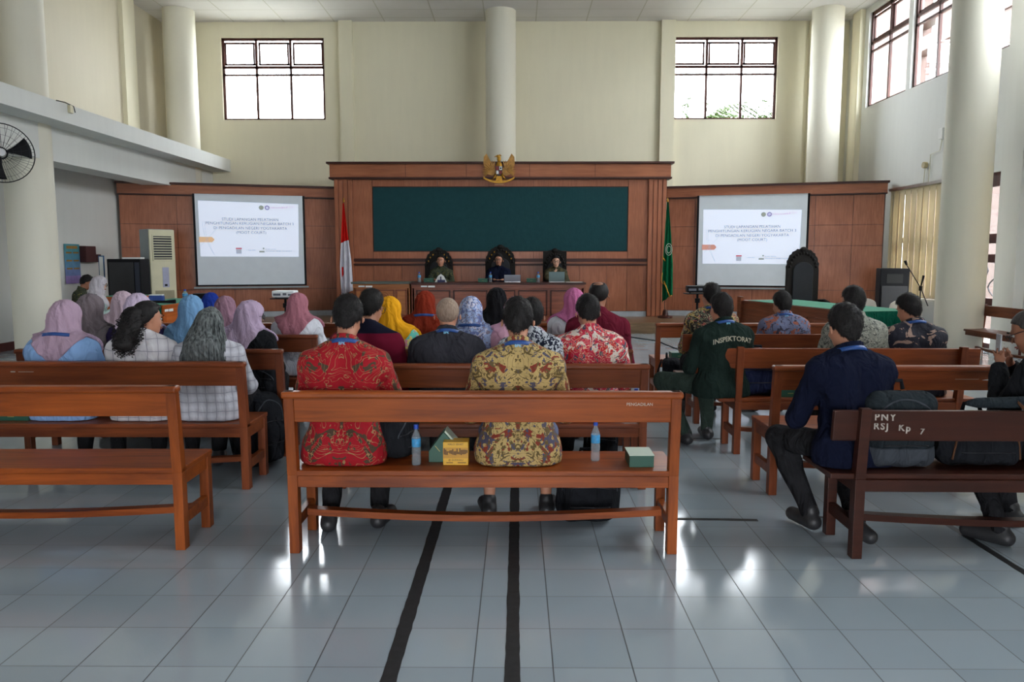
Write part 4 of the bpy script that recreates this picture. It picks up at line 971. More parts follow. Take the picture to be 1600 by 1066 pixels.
def laptop(loc, rz, mt, lab, w=.17, h=.20):
    r = empty('laptop', loc, rz, label=lab, cat='laptop')
    MB().box(-w, w, 0, .24, 0, .014).build('keyboard_base', M_METAL, r, bevel=.003); MB().hexa([(-w, -.0, .014), (w, 0, .014), (w, .007, .014), (-w, .007, .014), (-w, -.05, h), (w, -.05, h), (w, -.043, h), (-w, -.043, h)]).build('screen_lid', mt, r, bevel=.002); return r
laptop((-.10, 16.15, 1.03), 0, flat('silver_lid', (.45, .47, .55), .3, .4, var=.02), 'silver laptop in front of the middle judge', .17, .155)
laptop((.83, 16.15, 1.03), 0, flat('grey_green_lid', (.22, .30, .30), .35, .3, var=.02), 'grey green laptop in front of the right judge', .165, .22)
pf = empty('name_card', (-1.60, 16.15, 1.03), label='white folded paper card with blue stand before the left judge', cat='card'); MB().prism([(-.13, 0), (.13, 0), (.06, .13), (0, .175), (-.06, .13)], -.0, .012).build('card', M_PAPER, pf); MB().box(-.07, .09, -.03, -.002, 0, .05).box(-.012, .012, -.02, -.002, .05, .12).build('stand', flat('navy_plastic', srgb(30, 36, 80), .5), pf)
tag(MB().box(-.17, .17, -.1, .1, 0, .006).build('paper_sheet', M_PAPER, loc=(1.2, 16.22, 1.03)), 'white paper sheets lying at the right end of the judges bench', 'papers')
# things on the left table
tr_ = empty('storage_box', (-6.15, 13.1, .782), .2, label='blue and white box with papers on the left counsel table', cat='box'); MB().box(-.13, .10, -.08, .08, 0, .12).build('body', flat('royal_blue', srgb(34, 66, 140), .5), tr_, bevel=.02); MB().box(-.12, .09, -.07, .07, .12, .135).build('lid', M_PAPER, tr_)
m = MB().tube([(-.2, 0, .03), (.1, 0, .03), (.25, 0, .035)], [.02, .022, .035], 10); tag(m.build('microphone', M_BLACK, loc=(-5.95, 12.75, .782), rz=.1), 'black hand microphone lying on the left counsel table', 'microphone')
bottle((-5.72, 13.2, .782), 'tall clear water bottle on the left counsel table', 1.5)
m = MB().box(-.17, .17, -.1, .1, 0, .10); tag(m.build('printer_case', M_BLACK, loc=(-5.85, 14.3, .782), bevel=.01), 'low black case at the far end of the left counsel table', 'case')
# cable on the floor
m = MB(); m.tube([(1.15, 15.3, .008), (2.0, 15.25, .008), (2.6, 14.2, .008), (2.7, 12.9, .008), (3.3, 12.5, .008), (3.0, 13.8, .008), (2.55, 11.5, .008), (2.5, 10.8, .008)], .009, 6)
tag(m.build('floor_cable', M_BLACK, smooth='all'), 'black cable looping on the floor before the stage', 'cable')
m = MB(); m.box(-.09, .09, -.03, .03, 0, .035); tag(m.build('power_strip', M_BLACK, loc=(1.35, 15.28, 0)), 'black power strip on the floor at the foot of the stage', 'power strip')
# ------------------------------------------------------------------ bags
M_BAGK = cloth('black_nylon', (.014, .015, .018), .2, fold=.5); M_BAGG = cloth('grey_nylon', srgb(64, 68, 74), .1, fold=.4); M_NAVYB = cloth('navy_canvas', srgb(34, 40, 66), .12, fold=.6); M_BROWN = cloth('brown_trim', srgb(96, 66, 48), .1)
M_DKGREY = cloth('dark_slate_nylon', srgb(38, 44, 48), .15, fold=.5)
def backpack(loc, rz, w, d, h, lab, mt, bottom=None, tilt=0, piping=None, res=.012, flop=0):
    r = empty('backpack', loc, rz, label=lab, cat='backpack'); r.rotation_euler[0] = tilt
    g = Grid((-w - .06, -d - .08, -.02), (w + .06, d + .06, h + .08), res)
    F = g.field(); g.rbox(F, (0, 0, h * .5), (w, d, h * .5), min(d, w) * .75, k=.02); g.rbox(F, (0, -d * .75, h * .33), (w * .82, d * .45, h * .27), .05, k=.015)
    F = F + g.wob(.006, 24, loc[0] * 7); F = np.maximum(F, .004 - g.Z + 0 * g.X + 0 * g.Y)
    if bottom is not None:
        lo = np.maximum(F, g.Z + 0 * F - bottom[1]); o = np_obj('bottom_panel', g.mesh(lo - .001), bottom[0], r); F = np.maximum(F, bottom[1] - g.Z)
    bo = np_obj('body', g.mesh(F), mt, r); bvb = BVHTree.FromPolygons([v.co.copy() for v in bo.data.vertices], [tuple(p.vertices) for p in bo.data.polygons])
    def proj(pts, rad, nm, mm_):
        q = []
        for px_, pz_ in pts:
            hit = bvb.ray_cast(Vector((px_, -1, pz_)), Vector((0, 1, 0)))
            if hit[0]: q.append(hit[0] + Vector((0, -.001, 0)))
        if len(q) > 2: MB().tube(q, rad, 5).build(nm, mm_, r, smooth='all')
    proj([(-w * .8 + 1.6 * w * t / 16, h * (.60 + .03 * sin(pi * t / 16))) for t in range(17)], .004, 'zip', M_DMETAL)
    proj([(w * .86 * cos(pi * t / 20), h * (.55 + .37 * sin(pi * t / 20))) for t in range(21)], .005, 'seam', M_BAGG)
    proj([(-w * .62 + 1.24 * w * t / 12, h * .33) for t in range(13)], .004, 'zip', M_DMETAL)
    MB().tube([(-.05, d * .6, h), (-.04, d * .6, h + .045), (.04, d * .6, h + .045), (.05, d * .6, h)], .011, 6).build('handle', M_BAGK, r, smooth='all')
    for s in (-1, 1): MB().sheet(lambda u, v: (s * (w * .55) + (u - .5) * .05, d + .01 + .05 * sin(pi * v), h * .1 + h * .85 * v), 2, 12).build('strap', M_BAGK, r, smooth='all', solid=.008)
    if piping:
        for s in (-1, 1): MB().tube([(s * w * .80, -d * 1.0, .05), (s * w * .74, -d * 1.02, h * .5), (s * w * .60, -d * .9, h * .9)], .005, 6).build('piping', piping, r)
    return r
bp = backpack((2.00, 3.99, .447), 0, .185, .095, .40, 'large dark backpack with grey bottom on the stencilled bench', M_DKGREY, (M_BAGG, .115), res=.009)
text_obj('badge', 'XWSK', .028, flat('blue_badge', srgb(70, 120, 200), .4), bp, Matrix.Translation((.03, -.128, .19)) @ UPRIGHT, bold=.002, ext=.002)
backpack((2.44, 4.02, .447), 0, .22, .10, .27, 'black backpack with brown straps on the stencilled bench, right of the larger one', M_BAGK, piping=M_BROWN, res=.01)
backpack((1.93, 6.12, .447), 0, .20, .10, .34, 'navy canvas backpack with brown piping on the right bench seat', M_NAVYB, piping=M_BROWN, res=.01)
backpack((-.665, 4.16, .447), radians(70), .13, .10, .235, 'black shoulder bag lying beside the red batik man on the front bench', M_BAGK, res=.01)
backpack((.42, 4.42, 0), 0, .185, .12, .36, 'black backpack standing on the floor under the front bench', M_BAGK, res=.01)
backpack((-1.93, 5.62, 0), radians(60), .17, .13, .54, 'tall black backpack on the floor beside the left bench end', M_BAGK, res=.011)
backpack((-2.14, 6.05, .447), 0, .26, .10, .24, 'black bag on the seat of the third left bench at its end', M_BAGK, res=.013)
backpack((1.62, 7.95, 0), radians(80), .16, .10, .50, 'black backpack on the floor at the left end of the fourth right bench', M_BAGK, res=.013)
backpack((.60, 5.42, 0), 0, .12, .10, .42, 'black bag on the floor under the second middle bench', M_BAGK, res=.013)
backpack((-.62, 6.02, .447), 0, .20, .10, .18, 'low black bag on the seat beside the yellow hijab woman', M_BAGK, res=.013)
u = empty('umbrella', (2.62, 3.83, .80), label='folded dark umbrella with brown strap lying along the stencilled bench top', cat='umbrella')
MB().tube([(-.33, 0, .01), (-.28, 0, .012), (.1, .01, .016), (.30, .02, .02), (.42, .03, .02)], [.012, .026, .032, .03, .012], 10).build('canopy', M_DKGREY, u, smooth='all')
MB().sheet(lambda a, v: (-.10 + .26 * a + .02 * sin(6 * v), -.035 - .01 * v, .02 - .10 * sin(pi * a) * (1 - .3 * v) + .012 * v), 16, 2).build('strap', M_BROWN, u, smooth='all', solid=.003)
u.location = (2.60, 3.835, .80)

# ------------------------------------------------------------------ people
SKIN = flat('skin_light_brown', srgb(176, 122, 96), .55, var=.06, scale=14); SKIN2 = flat('skin_brown', srgb(146, 96, 72), .55, var=.06, scale=14); SKIN3 = flat('skin_fair', srgb(196, 150, 126), .55, var=.05, scale=14)
def hairmat(name, c, c2=None, sc=40, zs=.25):
    m, t = newmat(name); v = t.coord(scale=(1, 1, zs)); f, _ = t.noise(v, sc, 4, .6)
    t.l(t.ramp(f, [(.35, c), (.7, c2 or tuple(q * 2.2 for q in c))]), t.b.inputs['Base Color']); t.b.inputs['Roughness'].default_value = .62; t.b.inputs['Specular IOR Level'].default_value = .22
    t.bump(f, .8, .006); return m
H_BLACK = hairmat('black_hair', (.008, .007, .007)); H_SALT = hairmat('salt_pepper_hair', (.05, .05, .05), (.16, .15, .14)); H_BALD = hairmat('thin_grey_stubble', srgb(128, 108, 94), srgb(158, 138, 122), 90); H_GREY = hairmat('silver_streaked_hair', (.02, .023, .024), (.19, .21, .21), 70, .045)
M_EYEW = flat('eye_white', (.42, .40, .38), .3, var=.02); M_IRIS = flat('dark_iris', (.02, .012, .01), .2); M_LIP = flat('lips', srgb(146, 84, 76), .5)
M_LANY = flat('blue_lanyard', srgb(22, 66, 130), .5, var=.15, scale=40); M_LTXT = flat('pale_blue_print', srgb(120, 190, 230), .5)
T_BLACK = cloth('black_trousers', (.018, .018, .02), .2); T_DGREY = cloth('charcoal_trousers', srgb(44, 46, 50), .15); T_GREEN = cloth('dark_green_trousers', srgb(48, 60, 54), .15); T_BLUEG = cloth('blue_grey_trousers', srgb(104, 110, 136), .1); T_BEIGE = cloth('beige_skirt', srgb(150, 134, 112), .1)
SHOE = flat('black_shoe', (.02, .02, .022), .5); SOLE = flat('shoe_sole', (.10, .10, .09), .6)

def hand(g, F, w, d, n, side, curl=.5, s=1.0):
    """w wrist, d direction of the fingers, n palm normal (palm faces n), side +1: thumb on +cross side"""
    w = Vector(w); d = Vector(d).normalized(); n = Vector(n); n = (n - d * n.dot(d)).normalized(); c = d.cross(n) * side
    g.cap(F, w - d * .03, w + d * .02, .024 * s, .023 * s, .012)
    for k in range(4):
        o = c * (.026 - .0175 * k) * s
        b = w + d * .085 * s + o; g.cap(F, w + d * .02 + o * .7, b, .013 * s, .0115 * s, .010)
        L = (.040, .045, .041, .032)[k] * s
        a1 = curl * (.7 + .1 * k); d1 = d * cos(a1) + n * sin(a1); p1 = b + d1 * L; g.cap(F, b, p1, .0095 * s, .0085 * s, .004)
        a2 = a1 + curl * 1.0; d2 = d * cos(a2) + n * sin(a2); g.cap(F, p1, p1 + d2 * L * .75, .0085 * s, .0075 * s, .004)
    t0 = w + d * .02 + c * .018; t1 = t0 + (d * .7 + c * .8 + n * .35).normalized() * .045 * s; t2 = t1 + (d * .95 + c * .2 + n * .3).normalized() * .032 * s
    g.cap(F, t0, t1, .014 * s, .011 * s, .008); g.cap(F, t1, t2, .0105 * s, .009 * s, .004)

def person(lab, x, y, top, shirt, seat=.445, yaw=0, lean=0, hp=12, hy=0, hr=0, w=1.0, skin=SKIN, hair='short', hmat=None, sleeve='long', trousers=T_BLACK, arms='lap', feet=(.42, .42), knees=.12, kneeY=.46, hij=None, lany=False, glasses=False, face=False, cuff=.11, res=.013, collar=None, zf=0, beard=False, elbow=1.0, group=None, ph=None, shoe=True, hs=1.0, extra=None, hem=0, gr=None, cape=1):
    """seated figure; local +Y is the way the body faces; top = height of the head above the floor the person sits over"""
    ph = x * 3.7 + y if ph is None else ph
    root = empty('person', (x, y, zf), radians(yaw), label=lab, cat='person')
    L = radians(lean); d = Vector((0, sin(L), cos(L))); hip = Vector((0, 0, seat + .10))
    fem = hij is not None or hair in ('long', 'curly')
    hd = .95 if fem else 1.0; hd *= hs
    s = (top - seat - .10 - .125 * hd) / (.50 * cos(L) + .125)
    s = max(.72, min(1.15, s))
    nb = hip + d * .50 * s; R = (Matrix.Rotation(radians(hy), 3, 'Z') @ Matrix.Rotation(-radians(hp), 3, 'X') @ Matrix.Rotation(radians(hr), 3, 'Y'))
    hc = nb + R @ Vector((0, .03, .118 * s))
    hc.z = max(hc.z, top - .125 * hd) if abs(hc.z - (top - .125 * hd)) < .06 else hc.z
    Rn = np.array(R)
    def H(a, b, c): return hc + R @ Vector((a * hd, b * hd, c * hd))
    sh = [hip + d * .405 * s + Vector((q * .165 * w, 0, 0)) for q in (-1, 1)]
    # arm joints
    if arms == 'lap':
        el = [sh[i] + Vector((q * .065 * w * elbow, .05, -.27 * s)) for i, q in enumerate((-1, 1))]; wr = [Vector((q * .10, .27, seat + .215)) for q in (-1, 1)]; hd_ = [Vector((-q * .5, .8, -.1)) for q in (-1, 1)]; hn = [Vector((0, 0, -1))] * 2
    elif arms == 'phone':
        el = [sh[i] + Vector((q * .06 * w * elbow, .08, -.27 * s)) for i, q in enumerate((-1, 1))]; wr = [Vector((q * .07, .32, seat + .36)) for q in (-1, 1)]; hd_ = [Vector((-q * .3, .7, .6)) for q in (-1, 1)]; hn = [Vector((-q, .2, .2)) for q in (-1, 1)]
    elif arms == 'phonehigh':
        el = [sh[i] + Vector((q * .05 * w, .12, -.25 * s)) for i, q in enumerate((-1, 1))]; wr = [Vector((q * .05, .33, seat + .50)) for q in (-1, 1)]; hd_ = [Vector((-q * .25, .3, .9)) for q in (-1, 1)]; hn = [Vector((-q, .3, .1)) for q in (-1, 1)]
    elif arms == 'table':
        el = [sh[i] + Vector((q * .08 * w, .14, -.23 * s)) for i, q in enumerate((-1, 1))]; wr = [Vector((q * .09, .40, 1.075 - .22)) for q in (-1, 1)]; hd_ = [Vector((-q * .8, .5, 0)) for q in (-1, 1)]; hn = [Vector((0, -.1, -1))] * 2
    elif arms == 'chin':
        el = [sh[0] + Vector((-.08 * w, .14, -.23 * s)), sh[1] + Vector((.04, .20, -.20 * s))]; wr = [Vector((-.12, .40, 1.075 - .22)), H(.03, .17, -.19)]; hd_ = [Vector((.8, .5, 0)), Vector((-.45, -.35, .8))]; hn = [Vector((0, 0, -1)), Vector((-.4, -.9, -.1))]
        el[1] = Vector((.20, .33, .90))
    F_ = (-.42, -.36, 0); T_ = (.42, .78, top + .06)
    g = Grid(F_, T_, res)
    # ---- torso
    Tz = g.field(); c = lambda t, q=0, o=0: hip + d * t * s + Vector((q * w, o, 0))
    for q in (-1, 1):
        g.cap(Tz, c(.01, q * .080), c(.17, q * .058), .104 + hem, .088, k=.04); g.cap(Tz, c(.17, q * .058), c(.36, q * .076, -.005), .088, .101, k=.04)
        g.cap(Tz, nb + Vector((q * .025, -.005, -.015)), sh[(q + 1) // 2], .040, .048, k=.06)
    g.cap(Tz, sh[0] + Vector((.02, -.01, -.035)), sh[1] + Vector((-.02, -.01, -.035)), .066, k=.05)
    if fem:
        for q in (-1, 1): g.cap(Tz, c(.33, q * .07, .06), c(.32, q * .07, .07), .06, k=.05)
    cut = (seat + .004) - g.Z
    Nk = g.field(); g.cap(Nk, nb - d * .02, hc + R @ Vector((0, -.015, -.06)), .056 if not fem else .048, .054 if not fem else .046, k=.03)
    # ---- arms
    A = g.field(); A2 = g.field()
    for i in (0, 1):
        g.cap(A, sh[i], el[i], .050, .044, k=.03); g.cap(A2, el[i], wr[i], .042, .028, k=.02)
    Hn = g.field()
    for i, q in ((0, -1), (1, 1)): hand(g, Hn, wr[i], hd_[i], hn[i], q, .45 if arms != 'phone' else 1.0)
    # ---- legs
    Lg = g.field(); Ft = g.field()
    kn = [Vector((q * knees, kneeY, seat + .065)) for q in (-1, 1)]; an = [Vector((q * (knees + .005), feet[(q + 1) // 2], .085)) for q in (-1, 1)]
    if extra and 'kn' in extra:
        for i, v in extra['kn'].items(): kn[i] = Vector(v)
    if extra and 'an' in extra:
        for i, v in extra['an'].items(): an[i] = Vector(v)
    fd = []
    for i, q in ((0, -1), (1, 1)):
        hp_ = Vector((q * .085 * w, .03, seat + .085)); g.cap(Lg, hp_, kn[i], .078, .058, k=.03); g.cap(Lg, kn[i], kn[i].lerp(an[i], .35), .056, .054, k=.02); g.cap(Lg, kn[i].lerp(an[i], .35), an[i], .054, .036, k=.02)
        f = Vector((q * .04, .15, -.045)) if not (extra and 'fd' in extra and i in extra['fd']) else Vector(extra['fd'][i]); fd.append(f)
        g.cap(Ft, an[i] + Vector((0, -.03, -.045)) if an[i].z < .12 else an[i] - f.normalized() * .02, an[i] + f, .036, .034, k=.02)
    # ---- head
    Hd = g.field(); E = lambda p, r, **k: g.ell(Hd, H(*p), [q * hd for q in r], R=Rn, **k)
    E((0, -.008, .025), (.076, .094, .090)); E((0, .028, -.035), (.062, .068, .082), k=.03); E((0, .06, -.085), (.032, .030, .028), k=.03)
    for q in (-1, 1):
        (E((q * .087, -.012, -.016), (.013, .018, .031), k=.006) if hij is None else None); E((q * .03, .094, .006), (.018, .012, .011), k=.008, sub=True); E((q * .038, .068, -.03), (.022, .018, .02), k=.02)
    g.cap(Hd, H(0, .088, .015), H(0, .108, -.022), .009 * hd, .013 * hd, k=.012); E((0, .088, .03), (.045, .014, .012), k=.015)
    E((0, .090, -.055), (.022, .012, .010), k=.01)
    # ---- body: one continuous mesh
    body = smin(smin(smin(Tz, Nk, .03), Hd, .02), smin(A, A2, .01), .03)
    body = smin(np.maximum(body, cut * 1.0 + 0 * body), smin(smin(smin(Lg, Ft, .02), body, .02), Hn, .01), .001) if False else smin(smin(smin(body, Hn, .01), Lg, .03), Ft, .02)
    under = np.minimum(g.Z - seat, 1)  # flatten where the body rests on the seat
    rest = np.where(g.Y < .36, (seat + .002) - g.Z, -1.0)
    low = np.where(np.minimum(np.minimum(Tz, Lg), 9) < np.minimum(Ft, Hn), 1, 0)
    leg_zone = (g.Y > .23) | (g.Z < seat - .05)
    body_c = np.where(leg_zone, body, np.maximum(body, (seat + .004) - g.Z))
    np_obj('body', g.mesh(body_c + (0.006)), skin, root)
    fold = g.wob(.0045, 17, ph) + g.wob(.0028, 38, ph + 3, 1.6)
    # ---- trousers
    tr = smin(Lg - .012, np.where(g.Z < seat + .22, smin(Tz, g.field(), .01) - .004, .5), .03) + g.wob(.004, 26, ph + 1)
    if trousers is T_BEIGE or (gr == 'skirt'):
        K = g.field(); g.cap(K, (kn[0] + kn[1]) / 2 + Vector((-.05, 0, 0)), (kn[0] + kn[1]) / 2 + Vector((.05, 0, 0)), .08, k=.03); g.cap(K, (kn[0] + kn[1]) / 2, (an[0] + an[1]) / 2 + Vector((0, 0, .06)), .11, .13, k=.04); g.cap(K, hip + Vector((0, .05, 0)), (kn[0] + kn[1]) / 2, .10, .09, k=.03)
        tr = smin(tr, K + fold, .04)
    lz = (g.Y > .23) | (g.Z < seat - .05)
    tr = np.maximum(tr, np.where(lz, -1.0, (seat + .003) - g.Z)); tr = np.maximum(tr, (cuff if not (extra and 'an' in extra) else .02) - g.Z); tr = np.maximum(tr, g.Z - (seat + .21))
    if extra and 'an' in extra: tr = np.maximum(tr, -(Ft - .012))
    mm = g.mesh(tr)
    if mm: np_obj('trousers' if gr != 'skirt' and trousers is not T_BEIGE else 'skirt', mm, trousers, root)
    # ---- shoes
    if shoe:
        for q, i in ((-1, 0), (1, 1)):
            ff = g.field(); a0 = an[i]; f = fd[i]; low_ = a0.z < .12
            g.cap(ff, a0 + (Vector((0, -.035, -.04)) if low_ else -f.normalized() * .03), a0 + f, .046, .040, k=.02); g.cap(ff, a0 + Vector((0, -.005, -.02)), a0 + Vector((0, -.005, .02)), .042, k=.02)
            if low_: ff = np.maximum(ff, .004 - g.Z)
            else: ff = np.maximum(ff, .004 - g.Z)
            mm = g.mesh(ff)
            if mm:
                so = np_obj('shoe', mm, SHOE, root)
    # ---- shirt
    arm = A - .016
    up = smin(Tz - .018, arm, .016)
    if sleeve == 'long': up = smin(up, A2 - .014 + 0 * A2, .02)
    elif sleeve == 'half': pass
    # side splay of the hem over the seat
    hemF = g.field(); g.cap(hemF, hip + Vector((-.09 * w, -.01, -.045)), hip + Vector((.09 * w, -.01, -.045)), .135 + hem, k=.03); up = smin(up, hemF, .04)
    up = up + fold
    for i in (0, 1):   # cuffs cut square
        if sleeve == 'long': a = (wr[i] - el[i]).normalized(); p = wr[i] - a * .01
        else: a = (el[i] - sh[i]).normalized(); p = el[i] - a * .02
        sd_ = g.X < 0 if i == 0 else g.X >= 0
        if sleeve == 'long': up = np.maximum(up, np.where((A2 - .02 < np.minimum(Tz, A)) & sd_, (g.X - p.x) * a.x + (g.Y - p.y) * a.y + (g.Z - p.z) * a.z, -1))
    col_ = g.field(); g.cap(col_, nb - d * .03, nb + d * .04, .073, .069, k=.01); up = smin(up, col_, .012)
    pl_ = (g.Z - (nb.z + .042)) + (g.Y - nb.y) * .45
    near = ((g.X - nb.x) ** 2 + (g.Y - nb.y) ** 2) < .10 ** 2
    up = np.where(near, np.maximum(up, pl_), up); up = np.maximum(up, cut)
    hdcut = g.Z - (nb.z + .07); up = np.maximum(up, hdcut + 0 * up)
    sho = np_obj('shirt', g.mesh(up), shirt, root)
    # ---- hair or hijab
    if hij is not None:
        hj = g.field(); Eh = lambda p, r, **k: g.ell(hj, H(*p), [q * hd for q in r], R=Rn, **k)
        Eh((0, -.005, .030), (.096, .112, .108)); Eh((0, -.045, -.03), (.088, .085, .095), k=.04); Eh((0, .02, -.07), (.078, .085, .075), k=.04)
        g.cap(hj, H(0, -.01, -.08), nb + Vector((0, 0, .0)), .076, .078, k=.04)
        th = np.arctan2(g.X - nb.x, -(g.Y - nb.y) + 1e-6)
        fo = .0045 * np.sin(th * 9 + 14 * (g.Z - nb.z) + ph) + .003 * np.sin(th * 17 - 20 * (g.Z - nb.z) + ph * 2)
        cap_ = smin(Tz - .034, A - .030, .05); capcut = (nb.z - .20 * cape + 1.1 * np.abs(g.X - .04 * sin(ph)) * cape) - g.Z
        capcut = np.where(g.Y > nb.y + .04, (nb.z - .26 + .7 * np.abs(g.X)) - g.Z, capcut)
        cap_ = np.maximum(cap_, capcut); hj = smin(hj, cap_, .06) + fo
        cut_f = g.field(); g.ell(cut_f, H(0, .118, -.012), (.056 * hd, .055 * hd, .080 * hd), R=Rn)
        hj = np.maximum(hj, -cut_f)
        o = np_obj('hijab', g.mesh(hj), hij, root); hairo = o
    else:
        hr_ = g.field(); Xs, Ys, Zs = g.X - hc.x, g.Y - hc.y, g.Z - hc.z
        lx = (Rn[0][0] * Xs + Rn[1][0] * Ys + Rn[2][0] * Zs) / hd; ly = (Rn[0][1] * Xs + Rn[1][1] * Ys + Rn[2][1] * Zs) / hd; lz_ = (Rn[0][2] * Xs + Rn[1][2] * Ys + Rn[2][2] * Zs) / hd
        thin = hair in ('bald', 'buzz', 'crown')
        if thin: g.ell(hr_, H(0, -.012, .026), [q * hd for q in (.0795, .097, .0935)], R=Rn)
        else: g.ell(hr_, H(0, -.010, .034), [q * hd for q in (.0815, .102, .100)], R=Rn, k=.01); g.ell(hr_, H(0, -.022, .0), [q * hd for q in (.073, .086, .085)], R=Rn, k=.02); g.ell(hr_, H(0, -.022, -.050), [q * hd for q in (.056, .061, .060)], R=Rn, k=.02)
        line = .010 + 1.35 * ly - lz_ * 1.0 + g.wob(.004, 110, ph, 1.3)       # hairline: nape low at the back, high over the forehead
        line = np.where(ly > .02, .60 * (ly - .02) + .036 - lz_ * .8 + g.wob(.003, 90, ph), line)
        if hair == 'buzz' or hair == 'bald': pass
        hr_ = np.maximum(hr_, line * .7)
        if not thin: hr_ = hr_ + g.wob(.003, 95, ph, 1.0) + g.wob(.003, 40, ph + 2)
        if hair in ('short', 'bald', 'buzz', 'crown'):
            if hair == 'crown':   # thinning crown: leave the top bare
                bare = g.field(); g.ell(bare, H(0, -.045, .11), (.046, .055, .05), R=Rn); hr_ = np.maximum(hr_, -bare)
            mm = g.mesh(hr_); hairo = np_obj('hair', mm, hmat or H_BLACK, root)
            if hair == 'short':   # short strands lying down over the cap of hair
                rs = np.random.RandomState(int(abs(x) * 100)); V_ = mm[0]; me_ = hairo.data; nv = len(V_); mb = MB()
                for j in rs.choice(nv, min(nv, 1100), replace=False):
                    vv = me_.vertices[int(j)]; n_ = vv.normal; p0 = vv.co - n_ * .002
                    if (p0 - hc).dot(n_) < 0: continue
                    dn = Vector((rs.uniform(-.4, .4), rs.uniform(-.5, .1), -1.0)); dn = (dn - n_ * dn.dot(n_)); dn = dn.normalized() if dn.length > .01 else Vector((0, -1, 0))
                    l_ = rs.uniform(.010, .020) * (1 if hair == 'short' else .7); sd = n_.cross(dn) * .0016; p1 = p0 + dn * l_ * .6 + n_ * .0055; p2 = p0 + dn * l_ + n_ * .0045
                    mb.add([p0 - sd, p0 + sd, p1 + sd, p1 - sd, p2, p1 + n_ * .0012], [(0, 1, 2, 3), (3, 2, 4), (0, 3, 5), (1, 5, 2), (3, 4, 5), (2, 5, 4)])
                mb.build('hair_strands', hmat or H_BLACK, hairo, fix=False)
        elif hair == 'long':
            g.cap(hr_, H(0, -.03, .0), nb + Vector((0, -.06, -.06)), .088, .10, k=.04); g.cap(hr_, nb + Vector((-.05, -.075, -.02)), nb + Vector((-.07, -.10, -.17)), .065, .055, k=.05); g.cap(hr_, nb + Vector((.05, -.075, -.02)), nb + Vector((.08, -.10, -.19)), .065, .05, k=.05)
            fc = g.field(); g.ell(fc, H(0, .13, -.02), (.07, .09, .10), R=Rn); hr_ = np.maximum(hr_, -fc)
            hr_ = hr_ + .004 * np.sin(np.arctan2(g.X - hc.x, -(g.Y - hc.y)) * 26 + 9 * np.sin(g.Z * 14)); hairo = np_obj('hair', g.mesh(hr_), hmat, root)
            random.seed(4); mb = MB()
            for k in range(260):
                a = random.uniform(-2.0, 2.0); z0 = random.uniform(.02, .10); p0 = H(.088 * sin(a) * 1.0, -.02 - .095 * cos(a) * 1.0, z0 - .04)
                e = nb + Vector((.155 * sin(a) * 1.0, -.105 - .055 * cos(a), random.uniform(-.20, -.27) + .05 * abs(a))); mid = p0.lerp(e, .5) + Vector((.018 * sin(a) + random.uniform(-.01, .01), -.012, 0))
                mb.tube([p0, p0.lerp(mid, .5) + Vector((0, -.008, 0)), mid, mid.lerp(e, .6) + Vector((random.uniform(-.012, .012), -.01, 0)), e], [.0035, .004, .004, .003, .001], 4)
            mb.build('hair_strands', hmat, root, smooth='all', fix=False)
        elif hair == 'curly':
            hairo = np_obj('hair', g.mesh(hr_), hmat or H_BLACK, root)
            random.seed(9); mb = MB()
            for k in range(330):
                t = random.random(); c0 = H(0, -.10, .03).lerp(nb + Vector((-.06, -.13, -.04)), t); rr = .075 + .03 * sin(pi * t)
                a, b = random.uniform(0, 2 * pi), random.uniform(-1, 1); st = c0 + Vector((cos(a) * sqrt(1 - b * b), sin(a) * sqrt(1 - b * b), b)) * rr * random.uniform(.6, 1.0)
                cr = random.uniform(.007, .012); mb.tube([st + Vector((cr * cos(q * 1.3), cr * sin(q * 1.3), -q * .005)) for q in range(10)], [.003] * 9 + [.001], 4)
            for k in range(12): t = k / 11; mb.ell(H(0, -.10, .03).lerp(nb + Vector((-.06, -.13, -.04)), t), (.075, .07, .05), 10, 6)
            mb.build('curl', hmat or H_BLACK, root, smooth='all', fix=False)
    # ---- lanyard, glasses, face
    if lany:
        ob = hairo if hij is not None else sho; me = ob.data
        bv = BVHTree.FromPolygons([v.co.copy() for v in me.vertices], [tuple(p.vertices) for p in me.polygons])
        pts = []
        for k in range(25):
            a = radians(-105 + 210 * k / 24); dr = Vector((sin(a), -cos(a), 0)); zc = nb.z + .030 - .05 * (1 - cos(a)) * .5 - (.0 if hij is None else .005); row = []
            for dz in (-.011, .011):
                o_ = Vector((nb.x, nb.y, zc + dz)) + dr * .3; hit = bv.ray_cast(o_, -dr)
                ax_ = Vector((nb.x, nb.y, zc + dz)); rr_ = min((hit[0] - ax_).length if hit[0] else .075, .082 if hij is None else .115); row.append(ax_ + dr * (rr_ + .004))
            if pts and (row[0] - pts[-1][0]).length > .05: row = [p + (row[i] - p).normalized() * .02 for i, p in enumerate(pts[-1])]
            pts.append(row)
        vs = [q for r_ in pts for q in r_]; fs = [(2 * i, 2 * i + 1, 2 * i + 3, 2 * i + 2) for i in range(len(pts) - 1)]
        lo = MB().add(vs, fs).build('lanyard', M_LANY, root, smooth='all', solid=.002)
        if lany == 2:
            me2 = text_mesh('BPK', .021, ext=.0004, bold=.0004); me2.transform(UPRIGHT)
            me2.transform(Matrix.Translation((nb.x, min(p[0].y for p in pts) - .0022, nb.z + .012))); me2.materials.clear(); me2.materials.append(M_LTXT)
            to = bpy.data.objects.new('lanyard_print', me2); COL.objects.link(to); to.parent = lo
    RX = lambda mb: mb
